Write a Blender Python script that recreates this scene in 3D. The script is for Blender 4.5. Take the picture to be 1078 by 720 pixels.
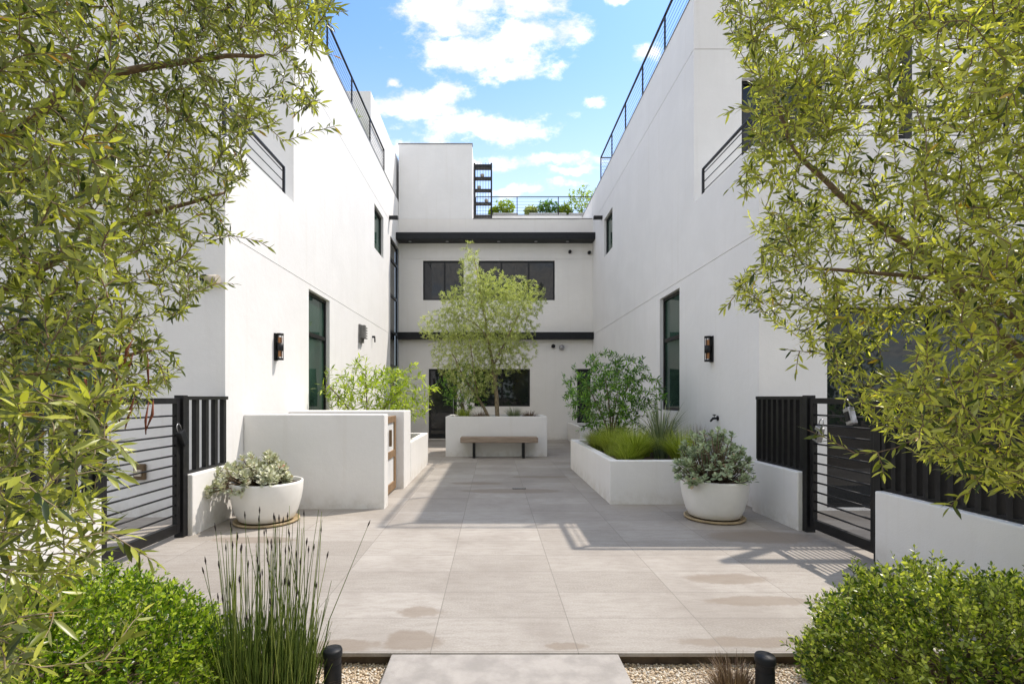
import bpy, bmesh, math, random
import numpy as np
from mathutils import noise as mnoise
from mathutils import Vector, Matrix

for o in list(bpy.data.objects):
    bpy.data.objects.remove(o)
SC = bpy.context.scene
COL = SC.collection
R = math.radians

# ------------------------------------------------------------------ camera, world, sun, exposure
cam = bpy.data.objects.new('camera', bpy.data.cameras.new('camera'))
COL.objects.link(cam)
cam.location = (0, 0, 1.5)
cam.rotation_euler = (R(90), 0, 0)
cam.data.sensor_width = 36
cam.data.lens = 36 * 520 / 1078
cam.data.shift_x = 20 / 1078
cam.data.shift_y = 58 / 1078
cam.data.clip_start = 0.05
cam.data.clip_end = 2000
SC.camera = cam

SUN = Vector((0.518, 0.325, 1.0)).normalized()
world = bpy.data.worlds.new('World')
SC.world = world
world.use_nodes = True
SKY_STRENGTH = 0.15
SUN_STRENGTH = 2.1
EXPOSURE = 1.17

sl = bpy.data.lights.new('sun', 'SUN')
sl.energy = SUN_STRENGTH
sl.angle = R(0.5)
sl.color = (1.0, 0.965, 0.915)
so = bpy.data.objects.new('sun', sl)
so.rotation_euler = SUN.to_track_quat('Z', 'Y').to_euler()
so.location = (20, 12, 40)
COL.objects.link(so)

vs = SC.view_settings
SC.display_settings.display_device = 'sRGB'
vs.view_transform = 'Standard'
vs.look = 'None'
vs.exposure = EXPOSURE
vs.gamma = 1.0
vs.use_curve_mapping = False
vs.use_white_balance = True
vs.white_balance_temperature = 7050
vs.white_balance_tint = 12


class NT:
    """tiny helper for node trees"""
    def __init__(self, tree):
        self.t = tree
        self.n = tree.nodes
        self.l = tree.links

    def new(self, typ, **kw):
        nd = self.n.new(typ)
        for k, v in kw.items():
            setattr(nd, k, v)
        return nd

    def _in(self, sock, v):
        if hasattr(v, 'is_linked') or isinstance(v, bpy.types.NodeSocket):
            self.l.new(v, sock)
        elif v is not None:
            sock.default_value = v

    def math(self, op, a, b=None, c=None, clamp=False):
        nd = self.new('ShaderNodeMath', operation=op)
        nd.use_clamp = clamp
        for i, v in enumerate((a, b, c)):
            if v is not None:
                self._in(nd.inputs[i], v)
        return nd.outputs[0]

    def vmath(self, op, a, b=None):
        nd = self.new('ShaderNodeVectorMath', operation=op)
        self._in(nd.inputs[0], a)
        if b is not None:
            self._in(nd.inputs[1], b)
        return nd.outputs['Value'] if op in ('LENGTH', 'DOT_PRODUCT') else nd.outputs[0]

    def mix(self, f, a, b, blend='MIX'):
        nd = self.new('ShaderNodeMix', data_type='RGBA', blend_type=blend)
        self._in(nd.inputs[0], f)
        self._in(nd.inputs[6], a)
        self._in(nd.inputs[7], b)
        return nd.outputs[2]

    def noise(self, vec, scale, detail=4, rough=0.55, dist=0.0):
        nd = self.new('ShaderNodeTexNoise')
        if vec is not None:
            self.l.new(vec, nd.inputs['Vector'])
        nd.inputs['Scale'].default_value = scale
        nd.inputs['Detail'].default_value = detail
        nd.inputs['Roughness'].default_value = rough
        nd.inputs['Distortion'].default_value = dist
        return nd.outputs[0]

    def smooth(self, v, lo, hi, a=0.0, b=1.0):
        nd = self.new('ShaderNodeMapRange', interpolation_type='SMOOTHSTEP')
        self._in(nd.inputs[0], v)
        for i, x in enumerate((lo, hi, a, b)):
            nd.inputs[i + 1].default_value = x
        return nd.outputs[0]

    def comb(self, x, y, z):
        nd = self.new('ShaderNodeCombineXYZ')
        for i, v in enumerate((x, y, z)):
            self._in(nd.inputs[i], v)
        return nd.outputs[0]


def build_world():
    t = NT(world.node_tree)
    t.n.clear()
    out = t.new('ShaderNodeOutputWorld')
    bg = t.new('ShaderNodeBackground')
    bg.inputs[1].default_value = SKY_STRENGTH
    sky = t.new('ShaderNodeTexSky', sky_type='NISHITA')
    sky.sun_disc = False
    sky.sun_elevation = math.asin(SUN.z)
    sky.sun_rotation = math.atan2(SUN.x, SUN.y)
    sky.air_density = 1.0
    sky.dust_density = 0.6
    sky.ozone_density = 2.0
    tc = t.new('ShaderNodeTexCoord')
    d = tc.outputs['Generated']
    sep = t.new('ShaderNodeSeparateXYZ')
    t.l.new(d, sep.inputs[0])
    x, y, z = sep.outputs
    ys = t.math('MAXIMUM', y, 0.05)
    u = t.math('DIVIDE', x, ys)
    v = t.math('DIVIDE', z, ys)
    uv = t.comb(u, v, 0.0)
    w1 = t.noise(uv, 5.0, 6, 0.6)
    w2 = t.noise(t.vmath('ADD', uv, (3.7, 1.9, 0.0)), 5.0, 6, 0.6)
    warp = t.comb(t.math('MULTIPLY', t.math('SUBTRACT', w1, 0.5), 0.16),
                  t.math('MULTIPLY', t.math('SUBTRACT', w2, 0.5), 0.10), 0.0)
    uvw = t.vmath('ADD', uv, warp)
    acc = None
    # (azimuth and height of each cloud over the horizon, half width, half height, weight)
    clouds = [(-0.08, 0.775, 0.13, 0.085, 1), (0.07, 0.735, 0.12, 0.05, 1), (-0.02, 0.70, 0.17, 0.055, 1), (0.045, 0.66, 0.10, 0.026, 1),
              (0.09, 0.80, 0.07, 0.05, 1), (-0.155, 0.60, 0.10, 0.035, 1), (-0.10, 0.615, 0.06, 0.03, 1),
              (-0.02, 0.548, 0.17, 0.04, 1), (-0.12, 0.575, 0.08, 0.03, .9), (0.06, 0.55, 0.09, 0.028, 1),
              (-0.17, 0.505, 0.12, 0.02, .8), (0.11, 0.48, 0.14, 0.016, .8), (0.17, 0.455, 0.07, 0.012, .7),
              (0.21, 0.588, 0.035, 0.016, 1), (-0.20, 0.645, 0.022, 0.013, 1), (0.255, 0.80, 0.03, 0.03, 1),
              (0.325, 0.70, 0.03, 0.02, .9), (-0.06, 0.47, 0.15, 0.012, .6), (0.0, 0.425, 0.2, 0.012, .55),
              (-0.6, 0.62, 0.2, 0.07, 1), (0.8, 0.7, 0.25, 0.08, 1), (-1.3, 0.8, 0.3, 0.1, 1), (1.5, 0.6, 0.4, 0.1, 1)]
    for cu, cv, ru, rv, wgt in clouds:
        q = t.vmath('MULTIPLY', t.vmath('SUBTRACT', uvw, (cu, cv, 0.0)), (1 / ru, 1 / rv, 0.0))
        s = t.math('MULTIPLY', t.math('SUBTRACT', 1.0, t.vmath('LENGTH', q)), wgt)
        acc = s if acc is None else t.math('MAXIMUM', acc, s)
    fine = t.noise(t.vmath('MULTIPLY', uv, (1.0, 1.5, 1.0)), 13.0, 10, 0.66)
    dens = t.math('ADD', acc, t.math('MULTIPLY', t.math('SUBTRACT', fine, 0.5), 2.6))
    front = t.smooth(dens, -0.04, 0.8)
    front = t.math('MULTIPLY', front, t.smooth(y, 0.1, 0.3))
    zs = t.math('MAXIMUM', t.math('ADD', z, 0.12), 0.1)
    pl = t.comb(t.math('DIVIDE', x, zs), t.math('DIVIDE', y, zs), 0.0)
    back = t.math('MULTIPLY', t.smooth(t.noise(pl, 1.3, 7, 0.6), 0.36, 0.56), t.smooth(y, 0.25, 0.0))  # unseen cloud cover behind the camera, thickened to whiten and brighten the shade
    back = t.math('MULTIPLY', back, t.smooth(z, 0.0, 0.1))
    mask = t.math('MAXIMUM', front, back)
    # thin high veil that whitens the lower sky
    veil = t.smooth(z, 0.62, 0.2, 0.0, 0.62)
    shade = t.smooth(t.noise(t.vmath('ADD', uv, (0.0, 0.02, 0.4)), 12.0, 5, 0.6), 0.35, 0.6)
    cc = t.mix(shade, (3.1, 3.3, 3.6, 1), (5.0, 5.0, 5.0, 1))
    base = t.mix(1.0, sky.outputs[0], (0.57, 0.79, 1.0, 1), 'MULTIPLY')
    c1 = t.mix(veil, base, (3.6, 4.1, 4.6, 1))
    c2 = t.mix(t.math('MULTIPLY', mask, 0.95), c1, cc)
    t.l.new(c2, bg.inputs[0])
    t.l.new(bg.outputs[0], out.inputs[0])


build_world()

# ------------------------------------------------------------------ materials
def new_mat(name):
    m = bpy.data.materials.new(name)
    m.use_nodes = True
    t = NT(m.node_tree)
    b = t.n['Principled BSDF']
    return m, t, b


def coords(t):
    return t.new('ShaderNodeNewGeometry').outputs['Position']


def bump(t, b, h, strength, dist=0.01):
    nd = t.new('ShaderNodeBump')
    nd.inputs['Strength'].default_value = strength
    nd.inputs['Distance'].default_value = dist
    t.l.new(h, nd.inputs['Height'])
    t.l.new(nd.outputs[0], b.inputs['Normal'])


def simple(name, col, rough=0.5, metal=0.0, var=0.12, scale=8.0, bmp=0.0, bscale=120.0, spec=0.5):
    m, t, b = new_mat(name)
    p = coords(t)
    n = t.noise(p, scale, 5, 0.6)
    c = tuple(max(0, x * (1 - var)) for x in col) + (1,)
    c2 = tuple(min(1, x * (1 + var)) for x in col) + (1,)
    t.l.new(t.mix(t.smooth(n, 0.3, 0.7), c, c2), b.inputs['Base Color'])
    b.inputs['Roughness'].default_value = rough
    b.inputs['Metallic'].default_value = metal
    b.inputs['Specular IOR Level'].default_value = spec
    if bmp:
        bump(t, b, t.noise(p, bscale, 3, 0.6), bmp, 0.004)
    return m


def stucco(name, col):
    m, t, b = new_mat(name)
    p = coords(t)
    cloud = t.noise(p, 1.1, 6, 0.62, 0.4)
    trow = t.noise(t.vmath('MULTIPLY', p, (1.0, 1.0, 2.6)), 4.5, 5, 0.65, 0.8)
    streak = t.noise(t.vmath('MULTIPLY', p, (9.0, 9.0, 0.35)), 1.0, 4, 0.6)
    c = t.mix(t.smooth(cloud, 0.3, 0.75), tuple(x * 0.93 for x in col) + (1,), col + (1,))
    c = t.mix(t.smooth(trow, 0.35, 0.75, 0.0, 0.55), c, tuple(x * 0.95 for x in col) + (1,))
    c = t.mix(t.smooth(streak, 0.52, 0.78, 0.0, 0.4), c, (col[0] * 0.87, col[1] * 0.85, col[2] * 0.82, 1))
    sz = t.new('ShaderNodeSeparateXYZ')
    t.l.new(p, sz.inputs[0])
    foot = t.math('MULTIPLY', t.smooth(sz.outputs[2], 0.28, 0.0), t.smooth(t.noise(p, 6.0, 5, 0.65), 0.3, 0.7))
    c = t.mix(t.math('MULTIPLY', foot, 0.5), c, (0.48, 0.43, 0.36, 1))
    t.l.new(c, b.inputs['Base Color'])
    b.inputs['Roughness'].default_value = 0.9
    b.inputs['Specular IOR Level'].default_value = 0.25
    h = t.math('ADD', t.math('MULTIPLY', t.noise(p, 90.0, 4, 0.65), 0.5), t.noise(p, 9.0, 5, 0.6))
    bump(t, b, h, 0.32, 0.012)
    return m


def glass(name, col, rough=0.02):
    m, t, b = new_mat(name)
    p = coords(t)
    n = t.noise(p, 0.9, 3, 0.5)
    t.l.new(t.mix(t.smooth(n, 0.35, 0.65), tuple(x * 0.7 for x in col) + (1,), tuple(x * 1.2 for x in col) + (1,)), b.inputs['Base Color'])
    b.inputs['Roughness'].default_value = rough
    b.inputs['IOR'].default_value = 1.5
    b.inputs['Specular IOR Level'].default_value = 0.45
    bump(t, b, t.noise(p, 1.3, 1, 0.5), 0.05, 0.05)
    return m


def leafmat(name, c_dark, c_mid, c_light, under=None, transl=0.35, rough=0.45, warm=None):
    m, t, b = new_mat(name)
    g = t.new('ShaderNodeNewGeometry')
    rnd = g.outputs['Random Per Island']
    cr = t.new('ShaderNodeValToRGB')
    el = cr.color_ramp.elements
    el[0].position = 0.18
    el[0].color = c_dark + (1,)
    el[1].position = 0.93
    el[1].color = c_light + (1,)
    e = cr.color_ramp.elements.new(0.55)
    e.color = c_mid + (1,)
    if warm:
        e = cr.color_ramp.elements.new(0.985)
        e.color = c_light + (1,)
        e = cr.color_ramp.elements.new(0.995)
        e.color = warm + (1,)
    t.l.new(rnd, cr.inputs[0])
    n = t.noise(g.outputs['Position'], 2.3, 3, 0.5)
    col = t.mix(t.smooth(n, 0.45, 0.75, 0.0, 0.35), cr.outputs[0], c_light + (1,))
    top = col
    if under:
        col = t.mix(t.math('MULTIPLY', g.outputs['Backfacing'], 0.75), col, under + (1,))
    t.l.new(col, b.inputs['Base Color'])
    b.inputs['Roughness'].default_value = rough
    b.inputs['Specular IOR Level'].default_value = 0.4
    tr = t.new('ShaderNodeBsdfTranslucent')
    t.l.new(t.mix(1.0, top, (1.6, 1.65, 0.7, 1), 'MULTIPLY'), tr.inputs[0])
    mx = t.new('ShaderNodeMixShader')
    mx.inputs[0].default_value = transl
    t.l.new(b.outputs[0], mx.inputs[1])
    t.l.new(tr.outputs[0], mx.inputs[2])
    t.l.new(mx.outputs[0], t.n['Material Output'].inputs[0])
    return m


def wood(name, c1, c2, along=0):
    m, t, b = new_mat(name)
    p = coords(t)
    s = [22.0, 22.0, 22.0]
    s[along] = 1.6
    n = t.noise(t.vmath('MULTIPLY', p, tuple(s)), 1.4, 6, 0.65, 0.6)
    c = t.mix(t.smooth(n, 0.3, 0.7), c1 + (1,), c2 + (1,))
    t.l.new(c, b.inputs['Base Color'])
    b.inputs['Roughness'].default_value = 0.75
    bump(t, b, n, 0.5, 0.006)
    return m


def pavement_mat():
    m, t, b = new_mat('stone_paving')
    p = coords(t)
    sep = t.new('ShaderNodeSeparateXYZ')
    t.l.new(p, sep.inputs[0])
    br = t.new('ShaderNodeTexBrick')
    br.offset = 0.0
    br.squash = 1.0
    t.l.new(t.vmath('ADD', p, (0.368 + 0.871 * 20, -2.915 + 0.4455 * 20, 0.0)), br.inputs['Vector'])
    br.inputs['Color1'].default_value = (0, 0, 0, 1)
    br.inputs['Color2'].default_value = (1, 1, 1, 1)
    br.inputs['Mortar'].default_value = (0.5, 0.5, 0.5, 1)
    br.inputs['Scale'].default_value = 1.0
    br.inputs['Mortar Size'].default_value = 0.0035
    br.inputs['Mortar Smooth'].default_value = 0.1
    br.inputs['Bias'].default_value = 0.0
    br.inputs['Brick Width'].default_value = 0.871
    br.inputs['Row Height'].default_value = 0.4455
    tile = br.outputs[0]
    mort = br.outputs[1]
    vein = t.noise(t.vmath('MULTIPLY', p, (1.0, 4.0, 1.0)), 5.0, 8, 0.68, 0.4)
    spk = t.noise(p, 70.0, 5, 0.7)
    blot = t.noise(p, 0.9, 6, 0.62)
    c = t.mix(tile, (0.282, 0.255, 0.224, 1), (0.388, 0.358, 0.322, 1))
    c = t.mix(t.smooth(vein, 0.38, 0.68, 0.0, 0.5), c, (0.225, 0.195, 0.168, 1))
    c = t.mix(t.smooth(spk, 0.42, 0.7, 0.0, 0.55), c, (0.43, 0.40, 0.36, 1))
    c = t.mix(t.smooth(blot, 0.42, 0.66, 0.0, 0.5), c, (0.225, 0.195, 0.168, 1))
    # old water stains where pots once stood
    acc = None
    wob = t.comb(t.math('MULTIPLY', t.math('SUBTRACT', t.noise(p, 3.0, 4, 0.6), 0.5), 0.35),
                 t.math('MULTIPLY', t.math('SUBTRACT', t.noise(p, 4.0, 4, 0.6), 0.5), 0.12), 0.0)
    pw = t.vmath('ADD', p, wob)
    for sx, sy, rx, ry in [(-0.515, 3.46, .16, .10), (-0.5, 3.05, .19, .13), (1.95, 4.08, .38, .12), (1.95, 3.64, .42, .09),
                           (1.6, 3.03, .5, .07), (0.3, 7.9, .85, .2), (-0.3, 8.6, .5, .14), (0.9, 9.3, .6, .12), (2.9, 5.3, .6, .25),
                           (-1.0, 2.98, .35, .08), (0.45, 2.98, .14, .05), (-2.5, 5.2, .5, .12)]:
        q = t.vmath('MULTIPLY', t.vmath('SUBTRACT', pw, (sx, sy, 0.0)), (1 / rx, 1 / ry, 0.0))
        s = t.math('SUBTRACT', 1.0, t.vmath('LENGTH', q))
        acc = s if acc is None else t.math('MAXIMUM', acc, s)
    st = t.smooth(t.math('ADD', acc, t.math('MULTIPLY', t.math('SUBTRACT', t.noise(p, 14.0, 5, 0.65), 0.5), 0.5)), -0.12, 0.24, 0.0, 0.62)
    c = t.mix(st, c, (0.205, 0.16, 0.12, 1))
    c = t.mix(t.math('MULTIPLY', mort, 0.65), c, (0.17, 0.15, 0.13, 1))
    t.l.new(c, b.inputs['Base Color'])
    b.inputs['Roughness'].default_value = 0.72
    b.inputs['Specular IOR Level'].default_value = 0.35
    h = t.math('SUBTRACT', t.math('MULTIPLY', spk, 0.35), t.math('MULTIPLY', mort, 1.5))
    bump(t, b, h, 0.35, 0.004)
    return m


M = {}
M['stucco'] = stucco('white_stucco', (0.80, 0.79, 0.775))
M['stucco_back'] = stucco('cream_stucco', (0.80, 0.775, 0.735))
M['planter'] = stucco('planter_stucco', (0.80, 0.785, 0.76))
M['black'] = simple('black_metal', (0.011, 0.011, 0.012), 0.42, 0.0, 0.25, 14, 0.05, 120, 0.3)
M['charcoal'] = simple('charcoal_metal', (0.011, 0.012, 0.014), 0.5, 0.0, 0.2, 10, 0, 120, 0.25)
M['coping'] = simple('coping_metal', (0.22, 0.215, 0.21), 0.5, 0.3, 0.15)
M['glass'] = glass('dark_glass', (0.012, 0.014, 0.016))
M['glass_green_reflection'] = glass('green_reflection_glass', (0.028, 0.062, 0.046))  # green base tint paints in what the panes reflect from opposite
M['paving'] = pavement_mat()
M['slab'] = simple('concrete_slab', (0.33, 0.305, 0.28), 0.85, 0, 0.16, 7, 0.4, 140)
M['edge'] = simple('paving_edge', (0.10, 0.07, 0.045), 0.9, 0, 0.35, 9, 0.3)
M['soil'] = simple('dark_soil', (0.06, 0.042, 0.03), 0.95, 0, 0.4, 20, 1.0, 60)
M['ground'] = simple('dry_ground', (0.16, 0.125, 0.09), 0.95, 0, 0.3, 3, 0.6, 40)
M['pot'] = simple('white_ceramic', (0.79, 0.775, 0.74), 0.42, 0, 0.05, 3, 0.06, 20)
M['saucer'] = simple('tan_saucer', (0.38, 0.29, 0.17), 0.7, 0, 0.2, 10)
M['bench_wood'] = wood('grey_brown_wood', (0.19, 0.135, 0.095), (0.38, 0.295, 0.225), 0)
M['door_wood'] = wood('oak_wood', (0.17, 0.10, 0.05), (0.30, 0.19, 0.10), 2)
M['bark'] = simple('grey_brown_bark', (0.16, 0.115, 0.075), 0.9, 0, 0.4, 30, 0.6, 60)
M['bark_red'] = simple('young_bark', (0.19, 0.125, 0.075), 0.8, 0, 0.35, 40, 0.3, 60)
M['bark_pale'] = simple('pale_bark', (0.27, 0.21, 0.13), 0.9, 0, 0.3, 20, 0.4, 60)
M['copper'] = simple('copper_ring', (0.55, 0.22, 0.08), 0.3, 0.9, 0.15)
M['amber'] = simple('amber_glass', (0.42, 0.19, 0.08), 0.15, 0.0, 0.1)
M['grey_metal'] = simple('grey_metal', (0.35, 0.35, 0.36), 0.35, 0.7, 0.15)
M['vent_grey'] = simple('vent_grey_paint', (0.16, 0.155, 0.15), 0.6, 0, 0.2)
M['beige'] = simple('beige_plastic', (0.5, 0.44, 0.36), 0.6, 0, 0.1)
M['bronze'] = simple('bronze_plastic', (0.13, 0.085, 0.045), 0.5, 0.2, 0.2)
M['white_metal'] = simple('white_metal', (0.72, 0.72, 0.71), 0.5, 0, 0.06)
M['roof'] = simple('roof_membrane', (0.4, 0.39, 0.37), 0.9, 0, 0.1)
M['olive_l'] = leafmat('olive_leaf_deep', (0.022, 0.04, 0.008), (0.13, 0.16, 0.022), (0.50, 0.51, 0.09), (0.40, 0.43, 0.17), 0.36, 0.3, (0.3, 0.13, 0.02))
M['olive_r'] = leafmat('olive_leaf_bright', (0.032, 0.055, 0.01), (0.26, 0.285, 0.034), (0.68, 0.67, 0.13), (0.46, 0.48, 0.17), 0.42, 0.3, (0.5, 0.3, 0.03))
M['acacia'] = leafmat('feathery_leaf', (0.2, 0.245, 0.08), (0.40, 0.455, 0.175), (0.6, 0.64, 0.3), None, 0.35)
M['yellow_green'] = leafmat('yellow_green_leaf', (0.17, 0.25, 0.022), (0.3, 0.4, 0.035), (0.45, 0.52, 0.08), None, 0.4)
M['deep_green'] = leafmat('deep_green_leaf', (0.025, 0.085, 0.01), (0.07, 0.19, 0.02), (0.22, 0.40, 0.06), None, 0.3)
M['bush_l'] = leafmat('box_leaf_bright', (0.04, 0.10, 0.008), (0.20, 0.32, 0.02), (0.52, 0.62, 0.08), None, 0.36, 0.3)
M['bush_r'] = leafmat('box_leaf_mixed', (0.03, 0.07, 0.009), (0.20, 0.28, 0.028), (0.66, 0.7, 0.16), None, 0.34, 0.3)
M['grass'] = leafmat('fountain_grass', (0.13, 0.19, 0.02), (0.30, 0.38, 0.045), (0.52, 0.56, 0.15), None, 0.3)
M['flax'] = leafmat('blue_green_blade', (0.1, 0.14, 0.08), (0.19, 0.24, 0.14), (0.34, 0.37, 0.24), None, 0.2)
M['rush'] = leafmat('rush_stem', (0.045, 0.085, 0.012), (0.11, 0.17, 0.026), (0.24, 0.29, 0.06), None, 0.1)
M['seed'] = simple('dark_seed_head', (0.03, 0.022, 0.018), 0.8)
M['succulent'] = leafmat('grey_green_succulent', (0.17, 0.23, 0.13), (0.33, 0.41, 0.26), (0.55, 0.61, 0.43), None, 0.1, 0.6, (0.45, 0.25, 0.19))
M['succulent_pale'] = leafmat('pale_pinkish_succulent', (0.36, 0.38, 0.27), (0.52, 0.55, 0.43), (0.68, 0.66, 0.54), None, 0.12, 0.6, (0.5, 0.27, 0.2))
M['dry'] = leafmat('dry_stem', (0.08, 0.045, 0.03), (0.16, 0.10, 0.065), (0.27, 0.19, 0.12), None, 0.1)
M['spike'] = simple('red_brown_spike', (0.2, 0.06, 0.03), 0.8, 0, 0.4, 60)
M['pebble'] = None


def pebble_mat():
    m, t, b = new_mat('pebbles')
    g = t.new('ShaderNodeNewGeometry')
    cr = t.new('ShaderNodeValToRGB')
    el = cr.color_ramp.elements
    el[0].color = (0.3, 0.22, 0.15, 1)
    el[1].color = (0.78, 0.72, 0.6, 1)
    for pos, c in ((0.3, (0.52, 0.4, 0.26)), (0.55, (0.64, 0.52, 0.37)), (0.75, (0.55, 0.5, 0.43))):
        e = cr.color_ramp.elements.new(pos)
        e.color = c + (1,)
    t.l.new(g.outputs['Random Per Island'], cr.inputs[0])
    t.l.new(cr.outputs[0], b.inputs['Base Color'])
    b.inputs['Roughness'].default_value = 0.7
    return m


M['pebble'] = pebble_mat()

# ------------------------------------------------------------------ mesh helpers
class MB:
    def __init__(self):
        self.v, self.f, self.s = [], [], []

    def quad(self, a, b, c, d):
        i = len(self.v)
        self.v += [tuple(a), tuple(b), tuple(c), tuple(d)]
        self.f.append((i, i + 1, i + 2, i + 3))
        self.s.append(False)

    def box(self, x0, x1, y0, y1, z0, z1, P=None):
        x0, x1 = min(x0, x1), max(x0, x1)
        y0, y1 = min(y0, y1), max(y0, y1)
        z0, z1 = min(z0, z1), max(z0, z1)
        i = len(self.v)
        c = [(x0, y0, z0), (x1, y0, z0), (x1, y1, z0), (x0, y1, z0), (x0, y0, z1), (x1, y0, z1), (x1, y1, z1), (x0, y1, z1)]
        self.v += [tuple(P(*q)) for q in c] if P else c
        for f in ((3, 2, 1, 0), (4, 5, 6, 7), (0, 1, 5, 4), (1, 2, 6, 5), (2, 3, 7, 6), (3, 0, 4, 7)):
            self.f.append(tuple(i + k for k in f))
            self.s.append(False)
        return self

    def tube(self, pts, rad, sides=6, cap=True):
        pts = [Vector(p) for p in pts]
        if not hasattr(rad, '__len__'):
            rad = [rad] * len(pts)
        base = len(self.v)
        ref = Vector((0.31, 0.17, 0.93)).normalized()
        for k, p in enumerate(pts):
            tg = (pts[min(k + 1, len(pts) - 1)] - pts[max(k - 1, 0)])
            tg = tg.normalized() if tg.length > 1e-9 else Vector((0, 0, 1))
            a = tg.cross(ref)
            if a.length < 0.05:
                a = tg.cross(Vector((1, 0, 0)))
            a.normalize()
            b = tg.cross(a)
            for j in range(sides):
                an = 2 * math.pi * j / sides
                self.v.append(tuple(p + (a * math.cos(an) + b * math.sin(an)) * rad[k]))
        for k in range(len(pts) - 1):
            for j in range(sides):
                j2 = (j + 1) % sides
                self.f.append((base + k * sides + j, base + k * sides + j2, base + (k + 1) * sides + j2, base + (k + 1) * sides + j))
                self.s.append(True)
        if cap:
            self.f.append(tuple(base + j for j in range(sides))[::-1])
            self.f.append(tuple(base + (len(pts) - 1) * sides + j for j in range(sides)))
            self.s += [False, False]
        return self

    def lathe(self, prof, seg=40, cx=0, cy=0, cz=0, sx=1.0, sy=1.0):
        base = len(self.v)
        for r, z in prof:
            for j in range(seg):
                a = 2 * math.pi * j / seg
                self.v.append((cx + r * sx * math.cos(a), cy + r * sy * math.sin(a), cz + z))
        for k in range(len(prof) - 1):
            for j in range(seg):
                j2 = (j + 1) % seg
                self.f.append((base + k * seg + j, base + k * seg + j2, base + (k + 1) * seg + j2, base + (k + 1) * seg + j))
                self.s.append(True)
        return self

    def panel(self, P, u0, u1, v0, v1, holes=(), inside=None):
        """flat wall sheet with rectangular openings (u0,u1,v0,v1,depth,back)"""
        us = sorted(set([u0, u1] + [h[0] for h in holes] + [h[1] for h in holes] + ([] if inside is None else inside[1])))
        vv = sorted(set([v0, v1] + [h[2] for h in holes] + [h[3] for h in holes] + ([] if inside is None else inside[2])))
        us = [u for u in us if u0 <= u <= u1]
        vv = [v for v in vv if v0 <= v <= v1]
        for a, b in zip(us, us[1:]):
            for c, d in zip(vv, vv[1:]):
                um, vm = (a + b) / 2, (c + d) / 2
                if any(h[0] < um < h[1] and h[2] < vm < h[3] for h in holes):
                    continue
                if inside is not None and not inside[0](um, vm):
                    continue
                self.quad(P(a, c, 0), P(b, c, 0), P(b, d, 0), P(a, d, 0))
        for a, b, c, d, dep, back in holes:
            self.quad(P(a, c, 0), P(b, c, 0), P(b, c, -dep), P(a, c, -dep))
            self.quad(P(a, d, 0), P(b, d, 0), P(b, d, -dep), P(a, d, -dep))
            self.quad(P(a, c, 0), P(a, d, 0), P(a, d, -dep), P(a, c, -dep))
            self.quad(P(b, c, 0), P(b, d, 0), P(b, d, -dep), P(b, c, -dep))
            if back:
                self.quad(P(a, c, -dep), P(b, c, -dep), P(b, d, -dep), P(a, d, -dep))

    def build(self, name, mat, parent=None, bevel=0.0):
        me = bpy.data.meshes.new(name)
        me.from_pydata(self.v, [], self.f)
        me.polygons.foreach_set('use_smooth', self.s)
        me.materials.append(mat)
        me.update()
        return link(name, me, parent, bevel)


def link(name, me, parent=None, bevel=0.0):
    o = bpy.data.objects.new(name, me)
    COL.objects.link(o)
    if parent is not None:
        bpy.context.view_layer.update()
        o.parent = parent
        o.matrix_parent_inverse = parent.matrix_world.inverted()
    if bevel:
        md = o.modifiers.new('bevel', 'BEVEL')
        md.width = bevel
        md.segments = 2
        md.limit_method = 'ANGLE'
    return o


def tag(o, label, cat, group=None, kind=None):
    o['label'] = label
    o['category'] = cat
    if group:
        o['group'] = group
    if kind:
        o['kind'] = kind
    return o


def thing(name, label, cat, loc, group=None):
    o = bpy.data.objects.new(name, None)
    COL.objects.link(o)
    o.location = loc
    o.empty_display_size = 0.2
    return tag(o, label, cat, group)


def structure(o, label=None, cat=None):
    o['kind'] = 'structure'
    if label:
        o['label'] = label
        o['category'] = cat
    return o


def at(px, py, Y):
    return np.array(((px - 519) * Y / 520, Y, 1.5 - (py - 418) * Y / 520))


# ------------------------------------------------------------------ foliage helpers
def unit(a):
    return a / (np.linalg.norm(a, axis=-1, keepdims=True) + 1e-9)


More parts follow.
